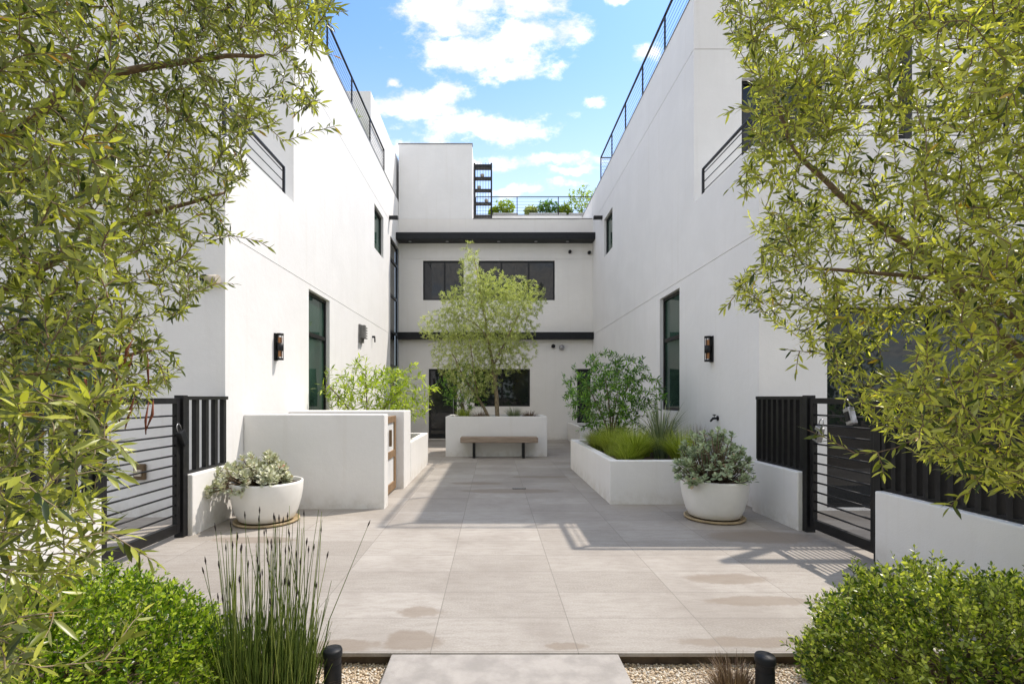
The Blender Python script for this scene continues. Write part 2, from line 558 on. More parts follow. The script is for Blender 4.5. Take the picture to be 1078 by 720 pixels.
def leaves_mesh(name, pos, dr, nr, L, W, mat, parent=None, prof=(0.8, 0.78), fold=0.25, curl=0.12):
    n = len(pos)
    dr = unit(dr)
    side = unit(np.cross(dr, nr))
    up = np.cross(side, dr)
    L = L[:, None]
    W = W[:, None] * 0.5
    t1, t2 = 0.32, 0.66

    def pt(t, s, h):
        return pos + dr * L * t + side * W * s + up * (W * h - L * curl * t * t)
    vs_ = np.stack([pt(0, 0, 0), pt(t1, prof[0], fold * prof[0]), pt(t2, prof[1], fold * prof[1]), pt(1.0, 0, 0),
                    pt(t2, -prof[1], fold * prof[1]), pt(t1, -prof[0], fold * prof[0]), pt(t1, 0, 0), pt(t2, 0, 0)], axis=1).reshape(-1, 3)
    quads = np.array([[6, 1, 2, 7], [5, 6, 7, 4]])
    tris = np.array([[0, 1, 6], [0, 6, 5], [7, 2, 3], [4, 7, 3]])
    b = (np.arange(n) * 8)[:, None, None]
    q = (quads[None] + b).reshape(-1)
    tr = (tris[None] + b).reshape(-1)
    me = bpy.data.meshes.new(name)
    me.vertices.add(n * 8)
    me.vertices.foreach_set('co', vs_.astype(np.float32).reshape(-1))
    nl = len(q) + len(tr)
    me.loops.add(nl)
    me.loops.foreach_set('vertex_index', np.concatenate([q, tr]).astype(np.int32))
    me.polygons.add(n * 6)
    ls = np.concatenate([np.arange(n * 2) * 4, n * 8 + np.arange(n * 4) * 3]).astype(np.int32)
    me.polygons.foreach_set('loop_start', ls)
    me.polygons.foreach_set('use_smooth', np.ones(n * 6, dtype=bool))
    me.update(calc_edges=True)
    me.validate()
    me.materials.append(mat)
    return link(name, me, parent)


class Plant:
    """grows branches towards target points and puts leaves along them"""
    def __init__(self, seed):
        self.rng = np.random.default_rng(seed)
        self.nodes = []
        self.wood = MB()
        self.lp, self.ld, self.ln, self.ll, self.lw = [], [], [], [], []

    def limb(self, pts, r0, r1, sides=8):
        pts = np.array(pts, float)
        # resample smoothly with Catmull-Rom
        out = []
        for i in range(len(pts) - 1):
            p0, p1, p2, p3 = pts[max(i - 1, 0)], pts[i], pts[i + 1], pts[min(i + 2, len(pts) - 1)]
            for s in np.linspace(0, 1, 6, endpoint=False):
                out.append(0.5 * ((2 * p1) + (p2 - p0) * s + (2 * p0 - 5 * p1 + 4 * p2 - p3) * s * s + (3 * p1 - p0 - 3 * p2 + p3) * s ** 3))
        out.append(pts[-1])
        out = np.array(out)
        out[1:-1] += self.rng.normal(0, 0.12 * r0, out[1:-1].shape)
        rad = np.linspace(r0, r1, len(out))
        self.wood.tube(out, list(rad), sides)
        for p in out:
            self.nodes.append(p)

    def leaf(self, p, d, n, L, W):
        self.lp.append(p)
        self.ld.append(d)
        self.ln.append(n)
        self.ll.append(L)
        self.lw.append(W)

    def twig_leaves(self, pts, step, L, W, start=0.25, spread=0.9, droop=0.0, jit=0.35, pairs=True):
        rng = self.rng
        nj = getattr(self, 'tilt', 0.55)
        pts = np.asarray(pts)
        seg = np.linalg.norm(np.diff(pts, axis=0), axis=1)
        cum = np.concatenate([[0], np.cumsum(seg)])
        tot = cum[-1]
        s = start * tot
        k = 0
        while s < tot:
            i = min(np.searchsorted(cum, s) - 1, len(seg) - 1)
            i = max(i, 0)
            f = (s - cum[i]) / max(seg[i], 1e-6)
            p = pts[i] * (1 - f) + pts[i + 1] * f
            tg = (pts[i + 1] - pts[i]) / max(seg[i], 1e-6)
            a = np.cross(tg, [0.2, 0.1, 0.97])
            a /= np.linalg.norm(a) + 1e-6
            b = np.cross(tg, a)
            ang = (k % 2) * math.pi / 2 + rng.normal(0, 0.35)
            sd = a * math.cos(ang) + b * math.sin(ang)
            for sg in ((1, -1) if pairs else ((1,) if k % 2 else (-1,))):
                if rng.random() < 0.1:
                    continue
                d = tg * 0.75 + sd * sg * spread + rng.normal(0, jit, 3) * 0.5 + np.array([0, 0, -droop])
                nrm = np.array([0, 0, 1.0]) + rng.normal(0, nj, 3)
                sc = rng.uniform(0.55, 1.2) * (0.65 + 0.35 * min(1, (tot - s) / (0.15 * tot + 1e-6) + 0.3))
                self.leaf(p, d, nrm, L * sc, W * sc * rng.uniform(0.85, 1.15))
            s += step * rng.uniform(0.8, 1.25)
            k += 1
        # leaf at tip
        self.leaf(pts[-1], pts[-1] - pts[-2], np.array([0, 0, 1.0]), L * 0.8, W * 0.8)

    def grow(self, targets, L, W, step, r=0.004, sag=0.10, start=0.2, droop=0.0, seglen=0.05, minlen=0.12, spread=0.9, pairs=True, tipdrop=0.0, back=0.15):
        rng = self.rng
        nodes = np.array(self.nodes)
        order = np.argsort([np.min(np.linalg.norm(nodes - t, axis=1)) for t in targets])
        cap = len(nodes) + len(targets) * 40
        buf = np.zeros((cap, 3))
        buf[:len(nodes)] = nodes
        cnt = len(nodes)
        root = nodes[0]
        for i in order:
            t = np.array(targets[i])
            dd = np.linalg.norm(buf[:cnt] - t, axis=1) + back * np.linalg.norm(buf[:cnt] - root, axis=1)
            j = int(np.argmin(dd + (dd < minlen) * 5.0)) if (dd >= minlen).any() else int(np.argmin(dd))
            p0 = buf[j]
            ln = np.linalg.norm(t - p0)
            if ln < 1e-3:
                continue
            mid = (p0 + t) / 2 + np.array([0, 0, sag * ln]) + rng.normal(0, 0.08 * ln, 3)
            end = t + np.array([0, 0, -tipdrop * ln])
            n = int(min(max(3, ln / seglen), 24))
            s = np.linspace(0, 1, n + 1)[:, None]
            pts = (1 - s) ** 2 * p0 + 2 * s * (1 - s) * mid + s ** 2 * end
            pts[1:-1] += rng.normal(0, 0.012 * ln, pts[1:-1].shape)
            rr = r * (0.6 + min(ln, 1.2) * 1.3)
            self.wood.tube(pts, list(np.linspace(rr, r * 0.35, n + 1)), 4, False)
            m = min(n, cap - cnt)
            buf[cnt:cnt + m] = pts[1:1 + m]
            cnt += m
            self.twig_leaves(pts, step, L, W, start, spread, droop, pairs=pairs)

    def build(self, root, wood_mat, leaf_mat, wood='trunk', crown='crown', prof=(0.8, 0.78), fold=0.25, curl=0.12):
        if self.wood.v:
            self.wood.build(wood, wood_mat, root)
        A = np.array
        return leaves_mesh(crown, A(self.lp), A(self.ld), A(self.ln), A(self.ll), A(self.lw), leaf_mat, root, prof, fold, curl)


def in_poly(x, y, poly):
    c = False
    n = len(poly)
    j = n - 1
    for i in range(n):
        xi, yi = poly[i]
        xj, yj = poly[j]
        if (yi > y) != (yj > y) and x < (xj - xi) * (y - yi) / (yj - yi) + xi:
            c = not c
        j = i
    return c


def sample_crown(rng, poly, n, depth, clump=0.0, seed=0.0):
    xs = [p[0] for p in poly]
    ys = [p[1] for p in poly]
    out = []
    while len(out) < n:
        x, y = rng.uniform(min(xs), max(xs)), rng.uniform(min(ys), max(ys))
        if in_poly(x, y, poly):
            p = at(x, y, depth(x, y))
            if clump and mnoise.noise(Vector(p) * 3.2 + Vector((seed, 0, 0))) + 0.5 * mnoise.noise(Vector(p) * 7.0) < clump:
                continue
            out.append(p)
    return out


def ribbons(name, blades, mat, parent=None):
    """blades: list of (points, widths, sidevector)"""
    mb = MB()
    for pts, ws, sd in blades:
        b = len(mb.v)
        for p, w in zip(pts, ws):
            mb.v.append(tuple(p - sd * w / 2))
            mb.v.append(tuple(p + sd * w / 2))
        for k in range(len(pts) - 1):
            mb.f.append((b + 2 * k, b + 2 * k + 1, b + 2 * k + 3, b + 2 * k + 2))
            mb.s.append(True)
    return mb.build(name, mat, parent)


def tuft(rng, c, n, h, spread, w, lean=0.6, seg=5, base=0.06):
    bl = []
    for _ in range(n):
        a = rng.uniform(0, 2 * math.pi)
        d = np.array([math.cos(a), math.sin(a), 0])
        p0 = np.array(c) + d * base * math.sqrt(rng.random()) + np.array([0, 0, 0])
        hh = h * rng.uniform(0.6, 1.1)
        ln = spread * rng.random() ** lean
        pts = []
        for k in range(seg + 1):
            s = k / seg
            z = hh * (s - 0.45 * (ln / max(spread, 1e-6)) * s * s)
            pts.append(p0 + d * ln * s ** 1.7 + np.array([0, 0, z]))
        ws = [w * (1 - (k / seg) ** 1.6) + 0.0006 for k in range(seg + 1)]
        sd = np.array([-math.sin(a + rng.normal(0, .6)), math.cos(a + rng.normal(0, .6)), 0])
        bl.append((pts, ws, sd))
    return bl


# ------------------------------------------------------------------ setting
g = MB()
g.quad((-600, -600, -0.09), (600, -600, -0.09), (600, 900, -0.09), (-600, 900, -0.09))
structure(g.build('ground', M['ground']))

XL, XR = -3.35, 3.53          # courtyard faces of the two side buildings
YF, YB, YE = 6.55, 8.68, 17.5  # building front, balcony rear wall, rear facade
pv = MB()
pv.box(-11, 11, 2.90, 18.2, -0.024, 0.0)
structure(pv.build('pavement', M['paving'], bevel=0.004))
pe = MB()
pe.box(-11, 11, 2.935, 3.1, -0.0895, -0.026)
structure(pe.build('pavement_edge', M['edge']))
pt = MB()
pt.box(-0.595, 0.735, -1.5, 2.896, -0.085, -0.004)
structure(pt.build('path', M['slab'], bevel=0.006))


def gravel():
    rng = np.random.default_rng(5)
    base = MB()
    ico = bmesh.new()
    bmesh.ops.create_icosphere(ico, subdivisions=1, radius=1.0)
    V = np.array([v.co for v in ico.verts])
    F = [tuple(v.index for v in f.verts) for f in ico.faces]
    ico.free()
    vs_, fs_ = [], []
    k = 0

    def put(x, y, z):
        nonlocal k
        r = rng.uniform(0.004, 0.0085)
        a = rng.uniform(0, 6.28)
        q = V * np.array([r * rng.uniform(0.8, 1.4), r, r * rng.uniform(0.5, 0.8)]) * (1 + rng.normal(0, 0.1, (len(V), 1)))
        c, s = math.cos(a), math.sin(a)
        q = np.stack([q[:, 0] * c - q[:, 1] * s, q[:, 0] * s + q[:, 1] * c, q[:, 2]], 1)
        vs_.append(q + np.array([x, y, z]))
        fs_.extend([tuple(i + k * len(V) for i in f) for f in F])
        k += 1
    for x0, x1, y0, y1, n in ((-1.35, -0.6, 2.3, 2.925, 5200), (0.74, 2.0, 2.3, 2.925, 8200)):
        for _ in range(n):
            put(rng.uniform(x0, x1), rng.uniform(y0, y1), -0.086 + rng.uniform(0.0, 0.012))
    for x0, x1 in ((-1.6, -0.597), (0.738, 2.2)):
        b = k * len(V) if False else sum(len(q) for q in vs_)
        vs_.append(np.array([(x0, 2.0, -0.087), (x1, 2.0, -0.087), (x1, 2.934, -0.087), (x0, 2.934, -0.087)]))
        fs_.append((b, b + 1, b + 2, b + 3))
    me = bpy.data.meshes.new('gravel')
    me.from_pydata(np.concatenate(vs_).tolist(), [], fs_)
    me.polygons.foreach_set('use_smooth', [True] * len(me.polygons))
    me.materials.append(M['pebble'])
    o = link('gravel', me)
    tag(o, 'beige pea gravel beds on both sides of the entrance path', 'gravel', kind='stuff')


gravel()


# ------------------------------------------------------------------ windows, railings
def window(root, P, u0, u1, v0, v1, mull=(), trans=(), mat='glass', fw=0.05, dep=0.1, name='window'):
    mb = MB()
    n0, n1 = -dep - 0.05, -dep + 0.03
    e = 0.003
    mb.box(u0 + e, u0 + fw, v0 + e, v1 - e, n0, n1, P)
    mb.box(u1 - fw, u1 - e, v0 + e, v1 - e, n0, n1, P)
    mb.box(u0 + fw, u1 - fw, v0 + e, v0 + fw, n0, n1 - 0.002, P)
    mb.box(u0 + fw, u1 - fw, v1 - fw, v1 - e, n0, n1 - 0.002, P)
    for m in mull:
        mb.box(m - fw * 0.55, m + fw * 0.55, v0 + fw, v1 - fw, n0, n1 - 0.004, P)
    for v in trans:
        mb.box(u0 + fw, u1 - fw, v - fw * 0.6, v + fw * 0.6, n0, n1 - 0.006, P)
    f = mb.build(name, M['black'], root)
    pn = MB()
    us = [u0] + list(mull) + [u1]
    for a, b in zip(us, us[1:]):
        pn.box(a + 0.01, b - 0.01, v0 + 0.01, v1 - 0.01, -dep - 0.03, -dep - 0.005, P)
    pn.build('pane', M[mat], f)
    return f


def railing(root, pts, z0, z1, nrod, spacing=1.6, rod=0.007, post=0.018, name='railing'):
    mb = MB()
    posts = []
    for (x0, y0), (x1, y1) in zip(pts, pts[1:]):
        ln = math.hypot(x1 - x0, y1 - y0)
        for k in range(nrod):
            z = z0 + (z1 - z0) * (k + 0.6) / (nrod + 0.2)
            mb.tube([(x0, y0, z), (x1, y1, z)], rod, 5)
        if abs(x1 - x0) > abs(y1 - y0):
            mb.box(min(x0, x1), max(x0, x1), y0 - 0.022, y0 + 0.022, z1 - 0.02, z1)
        else:
            mb.box(x0 - 0.022, x0 + 0.022, min(y0, y1), max(y0, y1), z1 - 0.022, z1 - 0.001)
        n = max(1, round(ln / spacing))
        for i in range(n + 1):
            q = (x0 + (x1 - x0) * i / n, y0 + (y1 - y0) * i / n)
            if not any(abs(q[0] - a) + abs(q[1] - b) < 0.01 for a, b in posts):
                posts.append(q)
    r = mb.build(name, M['black'], root)
    for x, y in posts:
        p = MB()
        p.box(x - post, x + post, y - post, y + post, z0 - 0.05, z1 - 0.024)
        p.build('post', M['black'], r)
    return r


# ------------------------------------------------------------------ side buildings
def townhouse(sgn, w, label):
    root = thing('townhouse', label, 'building', (w + sgn * 4.5, 12, 0))
    if sgn < 0:
        YF, YB, YW, ZP, ZT, ZR = 6.18, 8.30, 16.1, 4.77, 8.42, 9.2
        J1, J2, yr0, yr1 = 3.55, 7.2, 8.05, 15.4
        tall, high = (8.98, 10.13, 1.15, 3.47), (13.95, 15.1, 5.72, 6.97)
    else:
        YF, YB, YW, ZP, ZT, ZR = 6.55, 8.68, YE, 4.92, 8.6, 9.45
        J1, J2, yr0, yr1 = 3.683, 7.602, 8.44, 16.4
        tall, high = (9.35, 10.45, 1.23, 3.57), (14.6, 15.7, 5.93, 7.12)
    xo = w + sgn * 9.0
    side = lambda u, v, n: (w - sgn * n, u, v)
    front = lambda u, v, n: (u, YF - n, v)
    rear_b = lambda u, v, n: (u, YB - n, v)
    wall = MB()
    gd = 0.012
    holes = [tall + (0.2, False), high + (0.2, False), (YF, YW, J1, J1 + 0.014, gd, True), (YB, YW, J2, J2 + 0.014, gd, True)]
    wall.panel(side, YF, YW, 0, ZT, holes, (lambda u, v: u > YB or v < ZP, [YB], [ZP]))
    if sgn < 0:
        fh = [(-6.1, -4.89, 1.1, 2.5, 0.2, False)]
    else:
        fh = [(4.43, 7.4, 0.02, 2.7, 0.25, False)]
    fh.append((min(w, xo), max(w, xo), J1, J1 + 0.014, gd, True))
    wall.panel(front, min(w, xo), max(w, xo), 0, ZP, fh)
    bh = []
    if sgn > 0:
        bh.append((w + 0.84, w + 2.3, 4.3, 7.1, 0.2, False))
    bh.append((min(w, xo), max(w, xo), J2, J2 + 0.014, gd, True))
    wall.panel(rear_b, min(w, xo), max(w, xo), 4.2, ZT, bh)
    # balcony parapet inner faces, top and floor
    t = 0.2
    xi = w + sgn * t
    wall.quad((w, YF, ZP), (xo, YF, ZP), (xo, YF + t, ZP), (xi, YF + t, ZP))
    wall.quad((w, YF, ZP), (xi, YF + t, ZP), (xi, YB, ZP), (w, YB, ZP))
    wall.quad((xi, YF + t, ZP), (xo, YF + t, ZP), (xo, YF + t, 4.2), (xi, YF + t, 4.2))
    wall.quad((xi, YF + t, ZP), (xi, YB, ZP), (xi, YB, 4.2), (xi, YF + t, 4.2))
    wall.quad((xi, YF + t, 4.2), (xo, YF + t, 4.2), (xo, YB, 4.2), (xi, YB, 4.2))
    # outer side and rear
    wall.quad((xo, YF, 0), (xo, YF, ZP), (xo, YB, ZP), (xo, YB, 0))
    wall.quad((xo, YB, 0), (xo, YB, ZT), (xo, 22, ZT), (xo, 22, 0))
    wall.quad((w, 22, 0), (xo, 22, 0), (xo, 22, ZT), (w, 22, ZT))
    wall.quad((w, YE + 0.01, 7.0), (w, 22, 7.0), (w, 22, ZT), (w, YE + 0.01, ZT))
    if sgn < 0:
        wall.quad((w, YW, 6.76), (w, YE + 0.01, 6.76), (w, YE + 0.01, ZT), (w, YW, ZT))
        wall.quad((w, YW, 0), (w - 0.14, YW, 0), (w - 0.14, YW, 6.76), (w, YW, 6.76))
        wall.quad((w, YW, 6.76), (w, YE, 6.76), (w - 0.14, YE, 6.76), (w - 0.14, YW, 6.76))
    # roof parapet inner faces and roof
    wall.quad((xi, YB + t, ZT), (xo, YB + t, ZT), (xo, YB + t, 8.1), (xi, YB + t, 8.1))
    wall.quad((xi, YB + t, ZT), (xi, 22, ZT), (xi, 22, 8.1), (xi, YB + t, 8.1))
    wall.build('wall', M['stucco'], root)
    rf = MB()
    rf.box(min(xi, xo), max(xi, xo), YB + t, 22, 7.9, 8.1)
    rf.build('roof', M['roof'], root)
    cp = MB()
    e = 0.012
    x0, x1 = sorted((w - sgn * e, w + sgn * (t + e)))
    cp.box(x0, x1, YB - e, 22, ZT, ZT + 0.025)
    x0, x1 = sorted((w + sgn * (t + e), xo))
    cp.box(x0, x1, YB - e, YB + t + e, ZT, ZT + 0.024)
    cp.build('coping', M['coping'], root)
    gm = 'glass_green_reflection'
    window(root, side, *tall, (), (2.68,), gm, 0.06)
    window(root, side, *high, (), (), gm, 0.06)
    if sgn < 0:
        window(root, front, -6.1, -4.89, 1.1, 2.5, (), (), gm, 0.06)
        window(root, side, YW, YE - 0.003, 0.02, 6.75, (), (1.1, 2.55, 3.7, 4.9, 6.1), 'glass', 0.07, 0.06, name='stair_window')
    else:
        window(root, rear_b, w + 0.84, w + 2.3, 4.3, 7.1, (), (), 'glass', 0.06, name='balcony_door')
        window(root, front, 4.43, 7.4, 0.02, 2.7, (5.9,), (), 'glass', 0.06, 0.12, name='patio_door')
    if sgn > 0:
        b = MB()
        for x in (5.5, 7.4):
            b.box(x, x + 0.1, YF + 0.05, YF + 0.15, ZP - 0.1, 6.52)
        b.box(5.5, 9.0, YF + 0.05, YF + 0.15, 6.521, 6.62)
        b.build('balcony_shadow_frame', M['black'], root)
    railing(root, ([(w + sgn * 5.0, YF + 0.08)] if sgn > 0 else []) + [(w + sgn * 0.06, YF + 0.08), (w + sgn * 0.06, yr0)], ZP, ZP + 0.48, 3, 1.9, 0.008, 0.018)
    railing(root, [(w + sgn * 5.0, YB + 0.08), (w + sgn * 0.05, YB + 0.08), (w + sgn * 0.05, yr1), (w + sgn * 2.0, yr1)], ZT + 0.02, ZR, 7, 1.6, 0.004, 0.016)
    return root


lh = townhouse(-1, XL, 'sunlit white stucco townhouse on the left with a tall green window above the enclosure')
rh = townhouse(1, XR, 'shaded white stucco townhouse on the right behind the planted box and black gate')
# stair penthouse on the left roof
ph = MB()
ph.box(-8.5, -3.44, 13.9, 21.4, 8.1, 10.1)
pho = ph.build('stair_tower', M['stucco'], lh)


def back_house():
    root = thing('townhouse', 'cream stucco townhouse at the end of the courtyard with two black bands', 'building', (0, 19, 0))
    P = lambda u, v, n: (u, YE - n, v)
    wall = MB()
    x0, x1 = -3.348, 3.6
    gd = 0.012
    holes = [(-2.48, -1.04, 4.93, 6.33, 0.15, False), (-0.52, 2.19, 4.93, 6.33, 0.15, False),
             (-0.66, 1.31, 1.17, 2.5, 0.15, False), (-2.28, -1.28, 0.03, 2.5, 0.15, False), (2.98, 3.46, 0.5, 2.5, 0.15, False),
             (x0, x1, 6.39, 6.402, gd, True)]
    wall.panel(P, x0, x1, 0, 7.8, holes)
    wall.build('wall', M['stucco_back'], root)
    up = MB()
    up.box(-3.34, -0.74, YE - 0.002, 21.5, 7.802, 10.45)
    up.build('tower_wall', M['stucco'], root)
    up = MB()
    up.box(-0.738, 8.5, 17.515, 19.5, 7.6, 7.799)
    up.box(-0.738, 8.5, 19.502, 19.7, 7.6, 8.66)
    up.build('roof_parapet', M['stucco'], root)
    rf = MB()
    rf.box(-0.73, 8.5, 19.71, 26, 8.0, 8.3)
    rf.build('roof', M['roof'], root)
    cp = MB()
    cp.box(-3.36, -0.72, YE - 0.02, YE + 0.2, 10.452, 10.48)
    cp.box(-0.72, 3.52, YE - 0.015, YE + 0.2, 7.802, 7.825)
    cp.box(-0.72, 8.5, 19.485, 19.72, 8.662, 8.69)
    cp.build('coping', M['coping'], root)
    b = MB()
    b.box(-3.346, 3.52, 17.0, YE - 0.002, 6.94, 7.17)
    can = b.build('canopy', M['charcoal'], root, 0.006)
    b = MB()
    b.box(-3.345, 3.52, 17.25, YE - 0.002, 3.53, 3.77)
    b.build('band', M['charcoal'], root, 0.006)
    for x in (-2.9, -1.6, 0.2, 1.5, 2.6):
        d = MB()
        d.lathe([(0.0, 0.0), (0.05, 0.0), (0.06, -0.012), (0.045, -0.02), (0.0, -0.02)], 16, x, 17.25, 6.939)
        d.build('downlight', M['grey_metal'], can)
    window(root, P, -2.48, -1.04, 4.93, 6.33, (-1.72,), (), 'glass', 0.05, 0.07)
    window(root, P, -0.52, 2.19, 4.93, 6.33, (0.3, 1.27), (), 'glass', 0.05, 0.07)
    window(root, P, -0.66, 1.31, 1.17, 2.5, (0.32,), (), 'glass', 0.06, 0.07)
    window(root, P, 2.98, 3.46, 0.5, 2.5, (), (), 'glass', 0.05, 0.07)
    dr = window(root, P, -2.28, -1.28, 0.03, 2.5, (), (), 'glass', 0.07, 0.07, name='entrance_door')
    h = MB()
    h.tube([(-1.4, YE - 0.03, 0.85), (-1.4, YE - 0.03, 1.5)], 0.014, 8)
    h.build('handle', M['grey_metal'], dr)
    railing(root, [(-0.68, 19.6), (7.5, 19.6)], 8.69, 9.45, 6, 1.6, 0.005, 0.016)
    return root


bh = back_house()


# ------------------------------------------------------------------ terrace things above the rear house
def rack():
    root = thing('garden_rack', 'tall black steel trellis rack on the roof terrace beside the blank tower', 'rack', (-0.38, 18.6, 7.8))
    fr = MB()
    X0, X1, Y0, Y1 = -0.69, -0.06, 18.5, 18.72
    for x in (X0, X1):
        for y in (Y0, Y1):
            fr.box(x - 0.03, x + 0.03, y - 0.03, y + 0.03, 7.8, 10.25)
    fr.build('frame', M['black'], root)
    for z in (8.25, 8.75, 9.25, 9.7, 10.1):
        s = MB()
        s.box(X0 - 0.028, X1 + 0.028, Y0 - 0.028, Y1 + 0.028, z, z + 0.03 if z < 10 else z + 0.1)
        s.build('shelf', M['black'], root)
    sl_ = MB()
    for k in range(5):
        x = X0 + 0.1 + k * 0.105
        sl_.box(x, x + 0.012, Y0 - 0.045, Y0 - 0.032, 7.9, 10.25)
    sl_.build('bar', M['black'], root)
    for x, z in ((-0.52, 9.281), (-0.25, 8.781), (-0.4, 9.731)):
        b = MB()
        b.lathe([(0, 0), (0.05, 0), (0.075, 0.12), (0.065, 0.15), (0, 0.15)], 14, x, 18.6, z)
        tag(b.build('pot', M['beige'], None), {9.281: 'small beige pot on the middle shelf of the roof rack',
            8.781: 'small beige pot on a low shelf of the roof rack', 9.731: 'small beige pot on the upper shelf of the roof rack'}[z], 'pot', 'pots on the roof rack')


rack()


def leafy_ball(root, seed, c, r, n, L, W, mat, wood_mat, base, stems=5, prof=(0.8, 0.78), step=0.03, rr=0.006, tipdrop=0.0, pairs=True, rtop=None, hollow=0.15, spread=0.9):
    P_ = Plant(seed)
    rng = P_.rng
    for k in range(stems):
        a = rng.uniform(0, 6.28)
        e = np.array(c) + np.array([math.cos(a) * r[0], math.sin(a) * r[1], 0]) * rng.uniform(0.15, 0.55) + np.array([0, 0, rng.uniform(-0.2, 0.35) * r[2]])
        b0 = np.array(base) + np.array([math.cos(a), math.sin(a), 0]) * 0.02
        P_.limb([b0, (b0 * 0.5 + e * 0.5) + rng.normal(0, 0.05 * r[0], 3), e], rr * 2.2, rr * 0.9, 6)
    tg = []
    while len(tg) < n:
        q = rng.normal(0, 1, 3)
        q /= np.linalg.norm(q)
        q *= (hollow + (1 - hollow) * rng.random()) ** 0.45
        q *= rng.uniform(0.85, 1.12)
        p = np.array(c) + q * np.array(r)
        if p[2] > base[2] + 0.02:
            tg.append(p)
    P_.grow(tg, L, W, step, rr * 0.4, tipdrop=tipdrop, pairs=pairs, spread=spread)
    return P_.build(root, wood_mat, mat, 'stem', 'foliage', prof)


for nm, lab, x0, x1, c, r, mt, seed in (
        ('round', 'round yellow green shrub on the roof terrace nearest the black rack', 0.2, 0.75, (0.5, 20.1, 9.2), (0.42, 0.35, 0.3), 'yellow_green', 51),
        ('mid', 'dark green shrub on the roof terrace between its two yellow green neighbours', 1.7, 2.7, (2.25, 20.1, 9.2), (0.5, 0.35, 0.28), 'deep_green', 52),
        ('tall', 'tall loose yellow green shrub on the roof terrace beside the right house', 3.0, 4.3, (3.65, 20.1, 9.4), (0.8, 0.4, 0.66), 'yellow_green', 53),
        ('low', 'low spiky pale shrub on the roof terrace left of the dark green one', 1.4, 1.8, (1.55, 20.1, 9.05), (0.3, 0.25, 0.2), 'acacia', 54),
        ('gap', 'low yellow green shrub on the roof terrace right of the dark green one', 2.7, 3.1, (2.9, 20.1, 9.05), (0.3, 0.25, 0.22), 'yellow_green', 55),
        ('rack', 'small yellow green shrub at the foot of the black rack', 0.0, 0.2, (0.02, 20.1, 9.0), (0.22, 0.2, 0.2), 'yellow_green', 56)):
    rt = thing('shrub', lab, 'shrub', (c[0], c[1], 8.7), 'roof terrace shrubs')
    leafy_ball(rt, seed, c, r, 220, 0.11, 0.05, M[mt], M['bark'], (c[0], c[1], 8.75), 4, step=0.04)
for lab, x0, x1 in (('small pale planter under the round roof shrub', 0.0, 1.0), ('long pale planter in the middle of the roof terrace', 1.45, 2.95), ('pale planter under the tall roof shrub', 3.05, 4.4)):
    rt = thing('planter_box', lab, 'planter', ((x0 + x1) / 2, 20.1, 8.3), 'roof terrace planters')
    b = MB()
    b.box(x0, x1, 19.85, 20.35, 8.302, 8.9)
    b.build('box', M['white_metal'], rt, 0.01)
    b = MB()
    b.box(x0 + 0.04, x1 - 0.04, 19.89, 20.31, 8.9, 8.915)
    b.build('soil', M['soil'], rt)
rt = thing('shrub', 'trailing green and orange shrub behind the left roof railing', 'shrub', (-3.95, 13.6, 8.1))
leafy_ball(rt, 57, (-3.9, 13.8, 8.95), (0.3, 1.0, 0.5), 220, 0.09, 0.03, M['yellow_green'], M['bark'], (-3.95, 13.8, 8.12), 5, step=0.05)


# ------------------------------------------------------------------ planters
def planter(x0, x1, y0, y1, h, label, t=0.13, soil=0.1):
    root = thing('planter_box', label, 'planter', ((x0 + x1) / 2, (y0 + y1) / 2, 0))
    bm = bmesh.new()
    o = [(x0, y0), (x1, y0), (x1, y1), (x0, y1)]
    i = [(x0 + t, y0 + t), (x1 - t, y0 + t), (x1 - t, y1 - t), (x0 + t, y1 - t)]
    vb = [bm.verts.new((*p, -0.02)) for p in o]
    vt = [bm.verts.new((*p, h)) for p in o]
    it = [bm.verts.new((*p, h)) for p in i]
    ib = [bm.verts.new((*p, h - soil - 0.05)) for p in i]
    for k in range(4):
        j = (k + 1) % 4
        bm.faces.new((vb[k], vb[j], vt[j], vt[k]))
        bm.faces.new((vt[k], vt[j], it[j], it[k]))
        bm.faces.new((it[k], it[j], ib[j], ib[k]))
    me = bpy.data.meshes.new('wall')
    bm.to_mesh(me)
    bm.free()
    me.materials.append(M['planter'])
    link('wall', me, root, 0.012)
    s = MB()
    nx, ny = 14, 14
    rng = random.Random(int(x0 * 100))
    hs = {}
    for a in range(nx + 1):
        for b in range(ny + 1):
            hs[a, b] = len(s.v)
            s.v.append((x0 + t + 0.002 + (x1 - x0 - 2 * t - 0.004) * a / nx, y0 + t + 0.002 + (y1 - y0 - 2 * t - 0.004) * b / ny, h - soil + rng.uniform(-0.015, 0.02)))
    for a in range(nx):
        for b in range(ny):
            s.f.append((hs[a, b], hs[a + 1, b], hs[a + 1, b + 1], hs[a, b + 1]))
            s.s.append(True)
    s.build('soil', M['soil'], root)
    return root


planter(-1.2, 1.37, 12.5, 13.9, 1.01, 'tall white planter box in the middle behind the bench, holding the feathery tree')
planter(1.64, XR - 0.003, 6.92, 10.44, 0.61, 'long low white planter box along the right wall full of grasses')
planter(XL + 0.003, -1.46, 8.78, 11.1, 0.70, 'low white planter box on the left with the yellow green shrub')
planter(2.62, XR - 0.004, 14.9, 17.3, 0.6, 'small white planter box against the rear right corner', 0.1)

